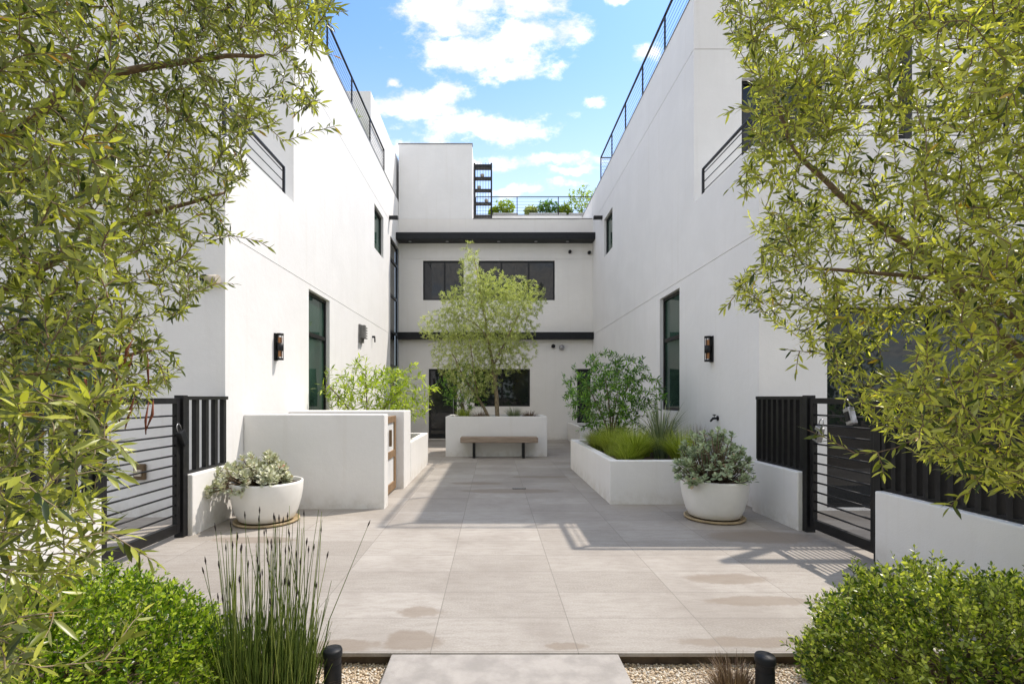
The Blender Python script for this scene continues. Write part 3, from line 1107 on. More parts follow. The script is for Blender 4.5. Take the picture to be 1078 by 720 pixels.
# enclosure
en = thing('enclosure', 'waist high white enclosure wall beside the left pot with a wooden door', 'wall', (-2.5, 7.4, 0))
b = MB()
b.box(XL + 0.003, -1.457, 6.63, 6.86, -0.02, 1.267)
b.build('front_wall', M['planter'], en, 0.012)
b = MB()
b.box(XL + 0.003, -1.46, 8.1, 8.76, -0.02, 1.27)
b.build('rear_wall', M['planter'], en, 0.012)
b = MB()
for y0, y1 in ((6.9, 7.0), (7.94, 8.06)):
    b.box(-1.64, -1.58, y0, y1, 0.03, 1.2)
for z0, z1 in ((0.03, 0.16), (0.55, 0.66), (1.1, 1.2)):
    b.box(-1.638, -1.582, 7.0, 7.94, z0, z1)
d = b.build('door', M['door_wood'], en, 0.004)
b = MB()
b.box(-1.625, -1.6, 6.98, 7.96, 0.1, 1.15)
b.build('panel', M['white_metal'], d)
b = MB()
b.box(-1.58, -1.545, 7.5, 7.56, 0.75, 1.0)
b.build('handle', M['bronze'], d)

# bench
be = thing('bench', 'rustic wooden plank bench with black legs against the middle planter', 'bench', (0.15, 12.25, 0))
bm = MB()
bm.box(-0.80, 1.10, 12.04, 12.46, 0.385, 0.515)
bm.build('seat', M['bench_wood'], be, 0.015)
for x in (-0.47, 0.75):
    b = MB()
    b.box(x - 0.03, x + 0.03, 12.1, 12.12, 0.0, 0.384)
    b.box(x - 0.03, x + 0.03, 12.38, 12.4, 0.0, 0.384)
    b.box(x - 0.03, x + 0.03, 12.12, 12.38, 0.0, 0.02)
    b.box(x - 0.029, x + 0.029, 12.12, 12.38, 0.364, 0.384)
    b.build('leg', M['black'], be)


# ------------------------------------------------------------------ fences and gates
def fence(x, runs, sgn, label, lab2):
    for (y0, y1), lb in zip(runs, (label, lab2)):
        root = thing('fence', lb, 'fence', (x, (y0 + y1) / 2, 0))
        b = MB()
        b.box(x - 0.1, x + 0.1, y0, y1, -0.09, 0.66)
        b.build('low_wall', M['planter'], root, 0.012)
        s = MB()
        n = max(3, int((y1 - y0) / (0.145 if sgn < 0 else 0.105)))
        for k in range(n):
            y = y0 + 0.03 + (y1 - y0 - 0.06) * k / (n - 1)
            s.box(x - (0.025 if sgn < 0 else 0.05), x + (0.025 if sgn < 0 else 0.05), y - 0.03, y + (0.03 if sgn < 0 else 0.015), 0.69, 1.47)
        s.build('slat_panel', M['black'], root)
        s = MB()
        s.box(x - 0.05, x + 0.05, y0, y1, 1.47, 1.51)
        s.build('top_rail', M['black'], root)
        s = MB()
        s.box(x - 0.03, x + 0.03, y0, y1, 0.662, 0.69)
        s.build('bottom_rail', M['black'], root)


fence(3.53, ((5.56, YF - 0.003), (0.3, 4.44)), 1, 'short black slat fence on a white low wall between the right pot and gate',
      'long black slat fence on a white low wall behind the right olive tree')
fence(-3.36, ((5.36, 6.177), (0.6, 4.12)), -1, 'short black slat fence on a white low wall behind the left succulent pot',
      'black slat fence on a white low wall hidden behind the left olive tree')


def gate(x, y0, y1, label):
    root = thing('gate', label, 'gate', (x, (y0 + y1) / 2, 0))
    for y in (y0 + 0.04, y1 - 0.04):
        b = MB()
        b.box(x - 0.05, x + 0.05, y - 0.04, y + 0.04, 0.0, 1.52)
        b.build('post', M['black'], root, 0.004)
    b = MB()
    a0, a1 = y0 + 0.09, y1 - 0.09
    b.box(x - 0.025, x + 0.025, a0, a0 + 0.06, 0.06, 1.49)
    b.box(x - 0.025, x + 0.025, a1 - 0.06, a1, 0.06, 1.49)
    b.box(x - 0.0245, x + 0.0245, a0 + 0.06, a1 - 0.06, 1.43, 1.49)
    b.box(x - 0.0245, x + 0.0245, a0 + 0.06, a1 - 0.06, 0.06, 0.16)
    b.build('gate_frame', M['black'], root, 0.003)
    for k in range(11):
        z = 0.255 + k * 0.105
        b = MB()
        b.tube([(x, a0 + 0.06, z), (x, a1 - 0.06, z)], 0.0095, 8)
        b.build('bar', M['black'], root)
    return root


gate(3.53, 4.44, 5.56, 'black metal gate with horizontal bars in the right fence')
gate(-3.36, 4.12, 5.36, 'black metal gate with horizontal bars in the left fence')


def lockbox(loc, tilt, label, mat):
    root = thing('lockbox', label, 'lock', loc, 'key lock boxes on the gates')
    x, y, z = loc
    T = Matrix.Translation(loc) @ Matrix.Rotation(tilt, 4, 'X') @ Matrix.Scale(1.4, 4)
    P = lambda a, b_, c: tuple(T @ Vector((a, b_, c)))
    b = MB()
    b.box(-0.02, 0.02, -0.032, 0.032, -0.17, -0.05, P)
    b.build('body', M[mat], root, 0.008)
    b = MB()
    b.box(-0.026, -0.0205, -0.02, 0.02, -0.145, -0.08, P)
    b.build('keypad', M['black'], root)
    b = MB()
    pts = [P(0, -0.022, -0.05), P(0, -0.022, -0.01), P(0, -0.014, 0.008), P(0, 0, 0.014), P(0, 0.014, 0.008), P(0, 0.022, -0.01), P(0, 0.022, -0.05)]
    b.tube(pts, 0.005, 6)
    b.build('shackle', M['grey_metal'], root)


lockbox((3.475, 5.22, 1.25), 0.35, 'silver key lock box hanging lower on the right gate', 'grey_metal')
lockbox((3.475, 4.86, 1.46), -0.35, 'silver key lock box hanging from the top bars of the right gate', 'grey_metal')
lockbox((-3.315, 5.2, 1.2), 0.5, 'black key lock box hanging on the left gate', 'charcoal')


# ------------------------------------------------------------------ fixtures on the walls
def sconce(x, y, sgn, label):
    root = thing('wall_sconce', label, 'wall lamp', (x, y, 2.07), 'wall sconces')
    xc = x - sgn * 0.075
    b = MB()
    b.box(min(x - sgn * 0.001, x - sgn * 0.025), max(x - sgn * 0.001, x - sgn * 0.025), y - 0.055, y + 0.055, 2.06, 2.48)
    b.build('back_plate', M['black'], root, 0.003)
    for z in (2.07, 2.45, 2.21):
        b = MB()
        b.lathe([(0, 0), (0.052, 0), (0.052, 0.03 if z != 2.21 else 0.12), (0, 0.03 if z != 2.21 else 0.12)], 20, xc, y, z)
        b.build('ring', M['black'], root)
    for z in (2.12, 2.33):
        b = MB()
        b.lathe([(0.03, 0), (0.03, 0.09)], 18, xc, y, z)
        b.build('shade', M['amber'], root)
    b = MB()
    for a in range(4):
        an = a * math.pi / 2 + 0.78
        b.tube([(xc + 0.046 * math.cos(an), y + 0.046 * math.sin(an), 2.1), (xc + 0.046 * math.cos(an), y + 0.046 * math.sin(an), 2.45)], 0.007, 5)
    b.build('cage', M['black'], root)


sconce(XL, 7.6, -1, 'black cylinder sconce with amber shades on the sunlit left wall')
sconce(XR, 7.95, 1, 'black cylinder sconce with amber shades on the shaded right wall')

ub = thing('vent_box', 'grey slatted vent box high on the sunlit left wall beyond the tall window', 'vent', (XL, 12.5, 3.1))
b = MB()
b.box(XL + 0.002, XL + 0.05, 12.3, 12.66, 2.88, 3.32)
b.box(XL + 0.05, XL + 0.15, 12.33, 12.46, 2.98, 3.3)
b.build('box', M['vent_grey'], ub, 0.005)
for k in range(5):
    b = MB()
    b.box(XL + 0.051, XL + 0.14, 12.47, 12.64, 2.98 + k * 0.065, 3.005 + k * 0.065)
    b.build('slat', M['vent_grey'], ub)
b = MB()
b.tube([(XL + 0.001, 13.7, 3.17), (XL + 0.07, 13.7, 3.17)], 0.03, 10)
b.tube([(XL + 0.07, 13.7, 3.19), (XL + 0.075, 13.7, 3.02)], 0.02, 8)
tag(b.build('outlet', M['charcoal']), 'tiny dark outlet fitting on the left wall beside the vent box', 'outlet')

hb = thing('hose_tap', 'small black hose tap low on the right wall above the grey green pot', 'tap', (XR, 7.75, 1.17))
b = MB()
b.lathe([(0, 0), (0.04, 0), (0.04, 0.01), (0, 0.01)], 14, 0, 0, 0)
b.v = [(XR - 0.001 - z, 7.75 + x, 1.17 + y) for x, y, z in b.v]
b.build('flange', M['black'], hb)
b = MB()
b.tube([(XR - 0.01, 7.75, 1.17), (XR - 0.08, 7.75, 1.165), (XR - 0.12, 7.75, 1.12)], [0.016, 0.02, 0.014], 10)
b.build('spout', M['black'], hb)
b = MB()
b.tube([(XR - 0.06, 7.75, 1.18), (XR - 0.06, 7.75, 1.22)], 0.006, 6)
b.tube([(XR - 0.06, 7.71, 1.22), (XR - 0.06, 7.79, 1.22)], 0.01, 6)
b.build('handle', M['black'], hb)

for x, sg, lb in ((XL, 1, 'black roof drain spout on the left wall near the rear corner'), (XR, -1, 'black roof drain spout on the right wall near the rear corner')):
    b = MB()
    b.box(min(x + sg * 0.002, x + sg * 0.28), max(x + sg * 0.002, x + sg * 0.28), 15.9, 16.02, 7.24, 7.34)
    tag(b.build('drain_spout', M['black'], None, 0.004), lb, 'drain', 'roof drain spouts')

FL = 6.18
sp = thing('spotlight', 'beige spotlight with black cap on the left house front face by the corner', 'spotlight', (-3.55, FL, 2.95))
b = MB()
b.box(-3.61, -3.53, FL - 0.05, FL - 0.001, 2.91, 3.01)
b.build('bracket', M['black'], sp, 0.004)
b = MB()
b.tube([(-3.55, FL - 0.08, 2.96), (-3.38, FL - 0.11, 2.95)], [0.047, 0.052], 16)
b.build('body', M['beige'], sp)
b = MB()
b.tube([(-3.59, FL - 0.08, 2.962), (-3.545, FL - 0.085, 2.96)], 0.053, 16)
b.build('cap', M['black'], sp)

ou = thing('outlet_box', 'brown outdoor outlet box on the wall behind the left gate', 'outlet', (-4.4, FL, 0.57))
b = MB()
b.box(-4.47, -4.33, FL - 0.05, FL - 0.001, 0.47, 0.67)
b.build('cover', M['bronze'], ou, 0.012)
b = MB()
b.box(-4.44, -4.36, FL - 0.075, FL - 0.051, 0.52, 0.6)
b.build('socket', M['beige'], ou, 0.004)

for x, z, rr, nm, lb, cat in ((2.13, 3.3, 0.07, 'security_camera', 'black dome camera on the rear facade left of the grey one under the lower band', 'camera'),
                              (2.43, 3.25, 0.09, 'vent', 'grey round vent under the lower black band of the rear facade', 'vent'),
                              (2.72, 6.63, 0.06, 'security_camera', 'black dome camera under the canopy of the rear facade', 'camera'),
                              (3.4, 6.6, 0.06, 'vent', 'dark round vent under the canopy beside the right house', 'vent')):
    rt = thing(nm, lb, cat, (x, YE, z))
    b = MB()
    b.box(x - rr * 0.8, x + rr * 0.8, YE - 0.03, YE - 0.001, z - rr * 0.8, z + rr * 0.8)
    b.build('base', M['charcoal'], rt, 0.004)
    b = MB()
    b.lathe([(rr, 0.0), (rr, 0.05), (rr * 0.75, 0.09), (0.0, 0.1)], 18, 0, 0, 0)
    b.v = [(x + p[0], YE - 0.03 - p[2], z + p[1]) for p in b.v]
    b.build('dome', M['grey_metal'] if x == 2.43 else M['black'], rt)
b = MB()
b.box(-1.14, -1.06, YE - 0.03, YE - 0.001, 1.1, 1.28)
tag(b.build('intercom', M['black'], None, 0.005), 'small black intercom panel beside the entrance door', 'intercom')
fd = thing('floor_drain', 'small dark slot drain in the paving in front of the bench', 'drain', (0.43, 8.1, 0.0))
b = MB()
b.box(0.32, 0.54, 8.07, 8.14, -0.01, 0.004)
b.build('grate', M['charcoal'], fd)
b = MB()
for k in range(6):
    b.box(0.34 + k * 0.032, 0.354 + k * 0.032, 8.08, 8.13, 0.004, 0.007)
b.build('bar', M['grey_metal'], fd)


# ------------------------------------------------------------------ bowl pots with succulents
def bowl(x, y, s, label):
    root = thing('plant_pot', label, 'pot', (x, y, 0), 'white bowl pots')
    prof = [(0.0, 0.035), (0.31, 0.035), (0.345, 0.05), (0.385, 0.13), (0.425, 0.26), (0.447, 0.38), (0.452, 0.47), (0.450, 0.49), (0.435, 0.495), (0.425, 0.485), (0.41, 0.42)]
    b = MB()
    b.lathe([(r * s, z) for r, z in prof], 56, x, y, 0)
    b.build('bowl', M['pot'], root)
    b = MB()
    b.lathe([(0, 0.002), (0.37 * s, 0.002), (0.405 * s, 0.012), (0.41 * s, 0.034), (0.39 * s, 0.036), (0.37 * s, 0.02), (0, 0.018)], 48, x, y, 0)
    b.build('saucer', M['saucer'], root)
    b = MB()
    b.lathe([(0, 0.46), (0.2 * s, 0.455), (0.42 * s, 0.44)], 40, x, y, 0)
    b.build('soil', M['soil'], root)


bowl(-2.73, 5.97, 0.91, 'white bowl pot on a tan saucer beside the left gate')
bowl(2.74, 6.12, 0.87, 'white bowl pot on a tan saucer beside the right planter and gate')


def succulent(x, y, label, seed, mat, n, rx, ry, h, off, sp_up):
    root = thing('succulent', label, 'plant', (x, y, 0.45))
    P_ = Plant(seed)
    rng = P_.rng
    for k in range(n):
        a = rng.uniform(0, 6.28)
        q = math.sqrt(rng.random())
        px, py = x + off[0] * q * 0.5 + math.cos(a) * q * rx, y + off[1] * q * 0.5 + math.sin(a) * q * ry
        pz = 0.5 + h * (1 - 0.75 * q ** 2.5) * rng.uniform(0.15, 1.12)
        if math.hypot(px - x, py - y) > 0.44:
            pz -= 0.16 * rng.random()
        top = np.array([px, py, pz])
        b0 = np.array([x + (px - x) * 0.45, y + (py - y) * 0.45, 0.45])
        P_.wood.tube([b0, b0 * 0.45 + top * 0.55 + rng.normal(0, 0.02, 3), top], [0.008, 0.006, 0.005], 5)
        ax = top - b0
        ax = ax / np.linalg.norm(ax) * 0.5 + np.array([0, 0, 0.6]) + rng.normal(0, 0.25, 3)
        ax /= np.linalg.norm(ax)
        e1 = np.cross(ax, [0.3, 0.9, 0.2])
        e1 /= np.linalg.norm(e1)
        e2 = np.cross(ax, e1)
        m = rng.integers(9, 14)
        for j in range(m):
            f_ = j / m
            an = j * 2.4
            d = (e1 * math.cos(an) + e2 * math.sin(an)) * (1.0 - 0.6 * f_) + ax * (0.1 + 0.9 * f_)
            L = rng.uniform(0.065, 0.09) * (1 - 0.35 * f_)
            P_.leaf(top - ax * 0.06 * (1 - f_), d, ax + rng.normal(0, 0.15, 3), L, L * 0.62)
    P_.build(root, M['bark'], M[mat], 'stem', 'foliage', (0.6, 1.0), 0.3, -0.05)


succulent(-2.77, 5.97, 'pale pinkish grey succulent spilling from the left bowl pot', 21, 'succulent_pale', 140, 0.48, 0.40, 0.31, (-0.3, -0.18), 0)
succulent(2.71, 6.12, 'bushy grey green succulent filling the right bowl pot', 22, 'succulent', 150, 0.47, 0.44, 0.58, (0, -0.06), 0)


# ------------------------------------------------------------------ planting in the boxes
rng0 = np.random.default_rng(77)
for (x, y, h, s, n, lb) in ((1.98, 7.28, 0.42, 0.3, 900, 'small bright fountain grass clump at the front left corner of the right planter'),
                            (2.5, 8.3, 0.52, 0.4, 1200, 'fountain grass clump between the flax and the dark shrub'),
                            (1.98, 9.3, 0.5, 0.36, 1000, 'fountain grass clump at the left edge of the right planter behind the dark shrub'),
                            (2.05, 8.5, 0.6, 0.37, 1500, 'bright fountain grass clump at the far left corner of the right planter'),
                            (2.15, 7.5, 0.64, 0.39, 1900, 'large bright fountain grass clump at the front of the right planter'),
                            (2.8, 7.35, 0.6, 0.37, 1500, 'bright fountain grass clump in the right planter behind the bowl pot'),
                            (2.35, 9.6, 0.6, 0.38, 1300, 'yellowish fountain grass clump at the rear of the right planter'),
                            (2.95, 8.9, 0.54, 0.34, 1000, 'fountain grass clump beneath the dark shrub near the right wall')):
    rt = thing('grass_clump', lb, 'grass', (x, y, 0.5), 'fountain grass in the right planter')
    ribbons('blades', tuft(rng0, (x, y, 0.5), n, h, s, 0.006, 0.55, 6, 0.12), M['grass'], rt)
rt = thing('flax_plant', 'spiky blue green flax in the right planter below the tall window', 'plant', (2.72, 8.0, 0.5))
ribbons('blades', tuft(rng0, (2.72, 8.0, 0.5), 210, 1.1, 0.65, 0.024, 0.8, 6, 0.1), M['flax'], rt)
rt = thing('dry_grass', 'dry straw coloured grass tuft in the right planter against the wall', 'grass', (3.2, 7.7, 0.5))
ribbons('blades', tuft(rng0, (3.2, 7.7, 0.5), 700, 0.62, 0.38, 0.005, 0.7, 5, 0.1), M['dry'], rt)
for (x, y, lb, m) in ((-0.75, 12.9, 'pale grass tuft at the left end of the middle planter', 'grass'), (0.55, 12.9, 'spiky grey green tuft right of the trunk in the middle planter', 'flax'),
                      (-0.35, 12.8, 'short dry tuft in the middle planter left of the trunk', 'dry'), (0.95, 13.1, 'short dry tuft at the right end of the middle planter', 'dry')):
    rt = thing('grass_tuft', lb, 'grass', (x, y, 0.91), 'tufts in the middle planter')
    ribbons('blades', tuft(rng0, (x, y, 0.9), 260, 0.42 if m != 'dry' else 0.28, 0.3, 0.012, 0.7, 4, 0.12), M[m], rt)

# dark shrub with pinnate leaves
rt = thing('shrub', 'dark green shrub with feathered leaves rising from the right planter', 'shrub', (2.2, 9.2, 0.5))
P_ = Plant(31)
for e, m in (((1.75, 9.1, 1.7), (2.1, 9.2, 1.0)), ((2.6, 9.3, 1.85), (2.3, 9.2, 1.1)), ((2.15, 9.5, 1.95), (2.2, 9.3, 1.2)), ((2.25, 8.9, 1.6), (2.2, 9.1, 1.0))):
    P_.limb([(2.2, 9.2, 0.5), m, e], 0.022, 0.008)
tg = []
while len(tg) < 620:
    q = P_.rng.normal(0, 1, 3)
    q /= np.linalg.norm(q)
    q *= P_.rng.uniform(0.35, 1.05)
    p = np.array([2.2, 9.2, 1.55]) + q * np.array([0.95, 0.8, 0.85])
    if p[2] > 0.85:
        tg.append(p)
P_.grow(tg, 0.095, 0.03, 0.026, 0.004, sag=0.1, start=0.15, spread=1.2, tipdrop=0.12)
P_.build(rt, M['bark'], M['deep_green'], 'stem', 'foliage')

# yellow-green shrub in the left planter
rt = thing('shrub', 'leaning yellow green shrub in the low left planter behind the enclosure', 'shrub', (-2.4, 9.6, 0.6))
P_ = Plant(32)
for e, m in (((-3.2, 9.5, 1.75), (-2.8, 9.5, 1.3)), ((-2.5, 9.7, 2.05), (-2.45, 9.6, 1.3)), ((-1.75, 9.6, 1.7), (-2.1, 9.6, 1.3)), ((-1.55, 9.4, 1.25), (-1.9, 9.5, 1.1)), ((-2.0, 10.2, 1.9), (-2.2, 9.9, 1.2))):
    P_.limb([(-2.4, 9.6, 0.58), m, e], 0.02, 0.007)
tg = []
while len(tg) < 400:
    q = P_.rng.normal(0, 1, 3)
    q /= np.linalg.norm(q)
    q *= P_.rng.uniform(0.3, 1.05)
    p = np.array([-2.35, 9.6, 1.55]) + q * np.array([1.25, 0.7, 0.75])
    if p[2] > 0.8 and not (p[0] < -3.2):
        tg.append(p)
P_.grow(tg, 0.14, 0.036, 0.042, 0.004, sag=0.12, start=0.1, spread=1.1, tipdrop=0.15)
P_.build(rt, M['bark'], M['yellow_green'], 'stem', 'foliage')

# feathery tree in the middle planter
rt = thing('feathery_tree', 'airy pale green feathery tree in the middle planter above the bench', 'tree', (0.05, 13.2, 0.9))
P_ = Plant(33)
P_.limb([(0.12, 13.2, 0.88), (0.08, 13.2, 1.6), (-0.02, 13.15, 2.4), (-0.15, 13.2, 3.2), (-0.35, 13.2, 4.4), (-0.5, 13.2, 5.2)], 0.065, 0.012)
P_.limb([(-0.08, 13.25, 0.88), (-0.35, 13.2, 1.4), (-0.75, 13.1, 2.0), (-1.1, 13.1, 2.7)], 0.05, 0.012)
P_.limb([(0.0, 13.15, 2.3), (0.4, 13.0, 3.1), (0.8, 13.1, 3.9)], 0.03, 0.01)
P_.limb([(-0.1, 13.2, 3.0), (-0.5, 13.4, 3.5), (-1.2, 13.3, 3.8)], 0.025, 0.008)
P_.limb([(0.05, 13.2, 1.9), (0.3, 13.5, 2.8), (0.5, 13.7, 3.6)], 0.025, 0.008)
P_.limb([(-0.4, 13.2, 1.5), (-0.5, 12.9, 2.2), (-0.6, 12.7, 3.0)], 0.025, 0.008)
tg = []
blobs = [((-0.1, 13.2, 3.6), (1.35, 0.95, 1.0), 1.25), ((0.5, 13.1, 4.1), (0.95, 0.8, 0.6), 0.7), ((-0.75, 13.2, 2.7), (0.9, 0.75, 0.85), 0.8),
         ((-1.4, 13.2, 3.35), (0.62, 0.5, 0.5), 0.25), ((-0.5, 13.1, 2.0), (0.75, 0.7, 0.6), 0.5), ((0.4, 13.1, 2.8), (0.8, 0.7, 0.7), 0.6),
         ((-0.6, 13.2, 4.9), (0.34, 0.35, 0.8), 0.2), ((-0.1, 13.2, 4.5), (0.7, 0.5, 0.45), 0.35), ((-0.9, 13.2, 4.0), (0.6, 0.5, 0.5), 0.3)]
for c, r, wgt in blobs:
    for _ in range(int(900 * wgt)):
        q = P_.rng.normal(0, 1, 3)
        q /= np.linalg.norm(q)
        q *= P_.rng.random() ** 0.4 * 1.05
        tg.append(np.array(c) + q * np.array(r))
P_.grow(tg, 0.072, 0.018, 0.0135, 0.0028, sag=0.12, start=0.25, spread=0.9, droop=0.1, tipdrop=0.12, seglen=0.08)
P_.build(rt, M['bark_pale'], M['acacia'])


rt = thing('shrub', 'dark green shrub under the feathery tree at the left of the middle planter', 'shrub', (-0.75, 13.25, 0.9))
leafy_ball(rt, 58, (-0.75, 13.25, 1.75), (0.72, 0.5, 0.7), 330, 0.085, 0.03, M['deep_green'], M['bark'], (-0.7, 13.25, 0.88), 5, step=0.03)

# ------------------------------------------------------------------ foreground olive trees
def add_extra(targets, lst):
    for q in lst:
        targets.append(np.array(q))


# left tree: trunk stands left of the view in the planting bed
rt = thing('olive_tree', 'dense deep green olive tree filling the left foreground', 'tree', (-2.75, 1.75, -0.09), 'foreground olive trees')
P_ = Plant(41)
P_.tilt = 0.95
P_.limb([(-2.75, 1.75, -0.1), (-2.7, 1.78, 0.5), (-2.78, 1.8, 1.1), (-2.7, 1.8, 1.6)], 0.085, 0.06, 10)
for pts, r0 in (([(-2.7, 1.8, 1.6), (-2.2, 1.9, 2.1), (-1.75, 2.0, 2.72), (-1.3, 2.0, 2.85), (-0.95, 2.05, 2.92)], 0.035),
                ([(-2.7, 1.8, 1.6), (-2.3, 1.7, 2.5), (-1.7, 1.6, 3.1), (-1.1, 1.8, 3.3)], 0.035),
                ([(-2.7, 1.8, 1.6), (-2.2, 2.1, 1.9), (-1.7, 2.2, 2.25), (-1.25, 2.3, 2.45)], 0.03),
                ([(-2.78, 1.8, 1.1), (-2.3, 1.9, 1.35), (-1.8, 2.0, 1.6), (-1.45, 2.1, 1.7)], 0.025),
                ([(-2.75, 1.8, 1.0), (-2.1, 1.4, 1.15), (-1.6, 1.2, 1.2), (-1.2, 1.15, 1.2)], 0.02),
                ([(-2.7, 1.8, 1.6), (-2.2, 1.2, 2.2), (-1.6, 0.95, 2.4)], 0.03),
                ([(-2.7, 1.8, 1.6), (-3.2, 2.0, 2.4), (-3.4, 2.2, 3.1)], 0.035)):
    P_.limb(pts, r0 * 0.85, 0.006, 7)
polyL = [(-120, -160), (365, -160), (352, 20), (338, 60), (330, 85), (345, 110), (305, 125), (250, 150), (262, 190), (232, 215), (248, 250), (205, 268), (225, 300), (190, 330), (165, 345), (195, 390), (160, 420), (140, 440), (100, 480), (-120, 520)]
dl_ = lambda x, y: P_.rng.uniform(1.8, 2.9) if x > 130 else P_.rng.uniform(1.2, 2.7)
tg = sample_crown(P_.rng, polyL, 5000, dl_, -0.12, 3.0)
tg += [at(352, 135, 2.05), at(330, 140, 2.1), at(300, 150, 2.1), at(270, 255, 2.2), at(283, 262, 2.2), at(245, 300, 2.2), at(360, 15, 2.0), at(350, 60, 2.0), at(320, 45, 2.0)]
P_.grow(tg, 0.052, 0.013, 0.0175, 0.0032, sag=0.03, start=0.15, tipdrop=-0.06, droop=-0.05, spread=0.8)
P_.build(rt, M['bark_red'], M['olive_l'])
# close lower twigs reaching over the bush
P_ = Plant(42)
P_.tilt = 0.95
P_.limb([(-2.2, 1.45, 0.85), (-1.6, 1.2, 0.95), (-1.2, 1.05, 0.98)], 0.012, 0.006, 6)
P_.limb([(-2.75, 1.8, 0.75), (-2.2, 1.45, 0.85), (-1.9, 1.3, 0.9)], 0.02, 0.01, 6)
tg = [at(120, 500, 1.15), at(60, 530, 0.9), at(160, 585, 1.2), at(130, 560, 1.1), at(20, 560, 0.95), at(70, 640, 1.0), at(110, 690, 1.05), at(40, 700, 1.0), at(5, 620, 0.9),
      at(90, 470, 1.1), at(40, 460, 1.0), at(100, 440, 1.2), at(15, 500, 0.9), at(-40, 540, 0.9), at(150, 640, 1.15), at(125, 425, 1.25), at(60, 420, 1.05), at(-20, 430, 0.95),
      at(100, 520, 1.3), at(70, 480, 1.3), at(30, 490, 1.2), at(10, 450, 1.2), at(-30, 590, 1.0), at(50, 580, 1.05)]
polyN = [(-80, 380), (120, 410), (135, 480), (105, 530), (120, 570), (60, 640), (30, 720), (-80, 720)]
tg += sample_crown(P_.rng, polyN, 480, lambda x, y: P_.rng.uniform(0.95, 1.6))
P_.grow(tg, 0.06, 0.0135, 0.024, 0.0026, sag=0.05, start=0.2, tipdrop=0.08, spread=0.7)
P_.build(rt, M['bark_pale'], M['olive_l'], 'branch', 'low_foliage')
sp_ = MB()
rngs = np.random.default_rng(9)
for k in range(26):
    p = at(rngs.uniform(70, 168), rngs.uniform(350, 430), rngs.uniform(1.7, 2.0))
    q = p + np.array([rngs.uniform(-0.05, 0.02), 0, -rngs.uniform(0.08, 0.13)])
    sp_ = MB()
    sp_.tube([p, (p + q) / 2 + rngs.normal(0, 0.008, 3), q], [0.0015, 0.005, 0.002], 6)
    sp_.build('seed_spike', M['spike'], rt)

# right tree
rt = thing('olive_tree', 'bright yellow green olive tree filling the right foreground', 'tree', (2.95, 2.3, -0.09), 'foreground olive trees')
P_ = Plant(43)
P_.tilt = 0.95
P_.limb([(2.95, 2.3, -0.1), (2.9, 2.3, 0.5), (2.8, 2.25, 1.1), (2.62, 2.2, 1.45)], 0.075, 0.05, 10)
for pts, r0 in (([(2.62, 2.2, 1.45), (2.2, 2.2, 1.83), (1.95, 2.2, 2.1), (1.65, 2.2, 2.32), (1.38, 2.25, 2.62), (1.28, 2.25, 2.9)], 0.03),
                ([(2.62, 2.2, 1.45), (2.1, 2.1, 1.95), (1.7, 2.05, 2.0), (1.35, 2.1, 2.05)], 0.018),
                ([(2.8, 2.25, 1.1), (2.4, 1.9, 1.5), (2.0, 1.75, 1.6), (1.6, 1.7, 1.55)], 0.02),
                ([(2.62, 2.2, 1.45), (2.4, 1.8, 2.3), (1.9, 1.6, 2.9), (1.5, 1.7, 3.2)], 0.03),
                ([(2.62, 2.2, 1.45), (2.7, 2.0, 2.4), (2.5, 2.0, 3.2)], 0.03),
                ([(2.62, 2.2, 1.45), (2.9, 2.5, 2.4), (3.0, 2.6, 3.0)], 0.03)):
    P_.limb(pts, r0 * 0.85, 0.006, 7)
polyR = [(752, -160), (1250, -160), (1250, 535), (1080, 525), (1000, 500), (945, 470), (915, 440), (890, 425), (865, 375), (805, 335), (775, 330), (772, 300), (800, 265), (778, 200), (785, 160), (795, 120), (785, 70), (760, 20)]
dr_ = lambda x, y: P_.rng.uniform(1.95, 3.0) if x < 960 else P_.rng.uniform(1.4, 2.8)
tg = sample_crown(P_.rng, polyR, 6400, dr_, -0.19, 11.0)
tg += sample_crown(P_.rng, [(780, 60), (900, 60), (900, 140), (800, 150), (788, 115)], 150, dr_)
tg += [at(763, 325, 2.1), at(768, 200, 2.1), at(838, 392, 2.0), at(828, 370, 2.0), at(765, 120, 2.0), at(760, 15, 2.0), at(1000, 535, 1.6), at(1020, 520, 1.6), at(850, 455, 1.9), at(900, 480, 1.8), at(880, 400, 2.0), at(930, 500, 1.7)]
P_.grow(tg, 0.052, 0.013, 0.0175, 0.003, sag=0.02, start=0.15, tipdrop=-0.06, droop=-0.05, spread=0.8)
P_.build(rt, M['bark_red'], M['olive_r'])


# unseen street trees added behind the camera for the rear windows to mirror
for x, y, h, r, lb, sd in ((-4.5, -9, 9.5, 3.0, 'tall street tree added out of view behind the entrance, left one', 71), (2.5, -11, 12.5, 3.6, 'tallest street tree added out of view behind the entrance', 72),
                           (7.5, -8, 7.5, 2.6, 'lower street tree added out of view behind the entrance, right one', 73)):
    rt = thing('added_street_tree', lb, 'tree', (x, y, -0.09), 'street trees added out of view behind the entrance')
    leafy_ball(rt, sd, (x, y, h * 0.62), (r, r, h * 0.38), 420, 0.32, 0.13, M['deep_green'], M['bark'], (x, y, -0.09), 7, step=0.09, rr=0.05)

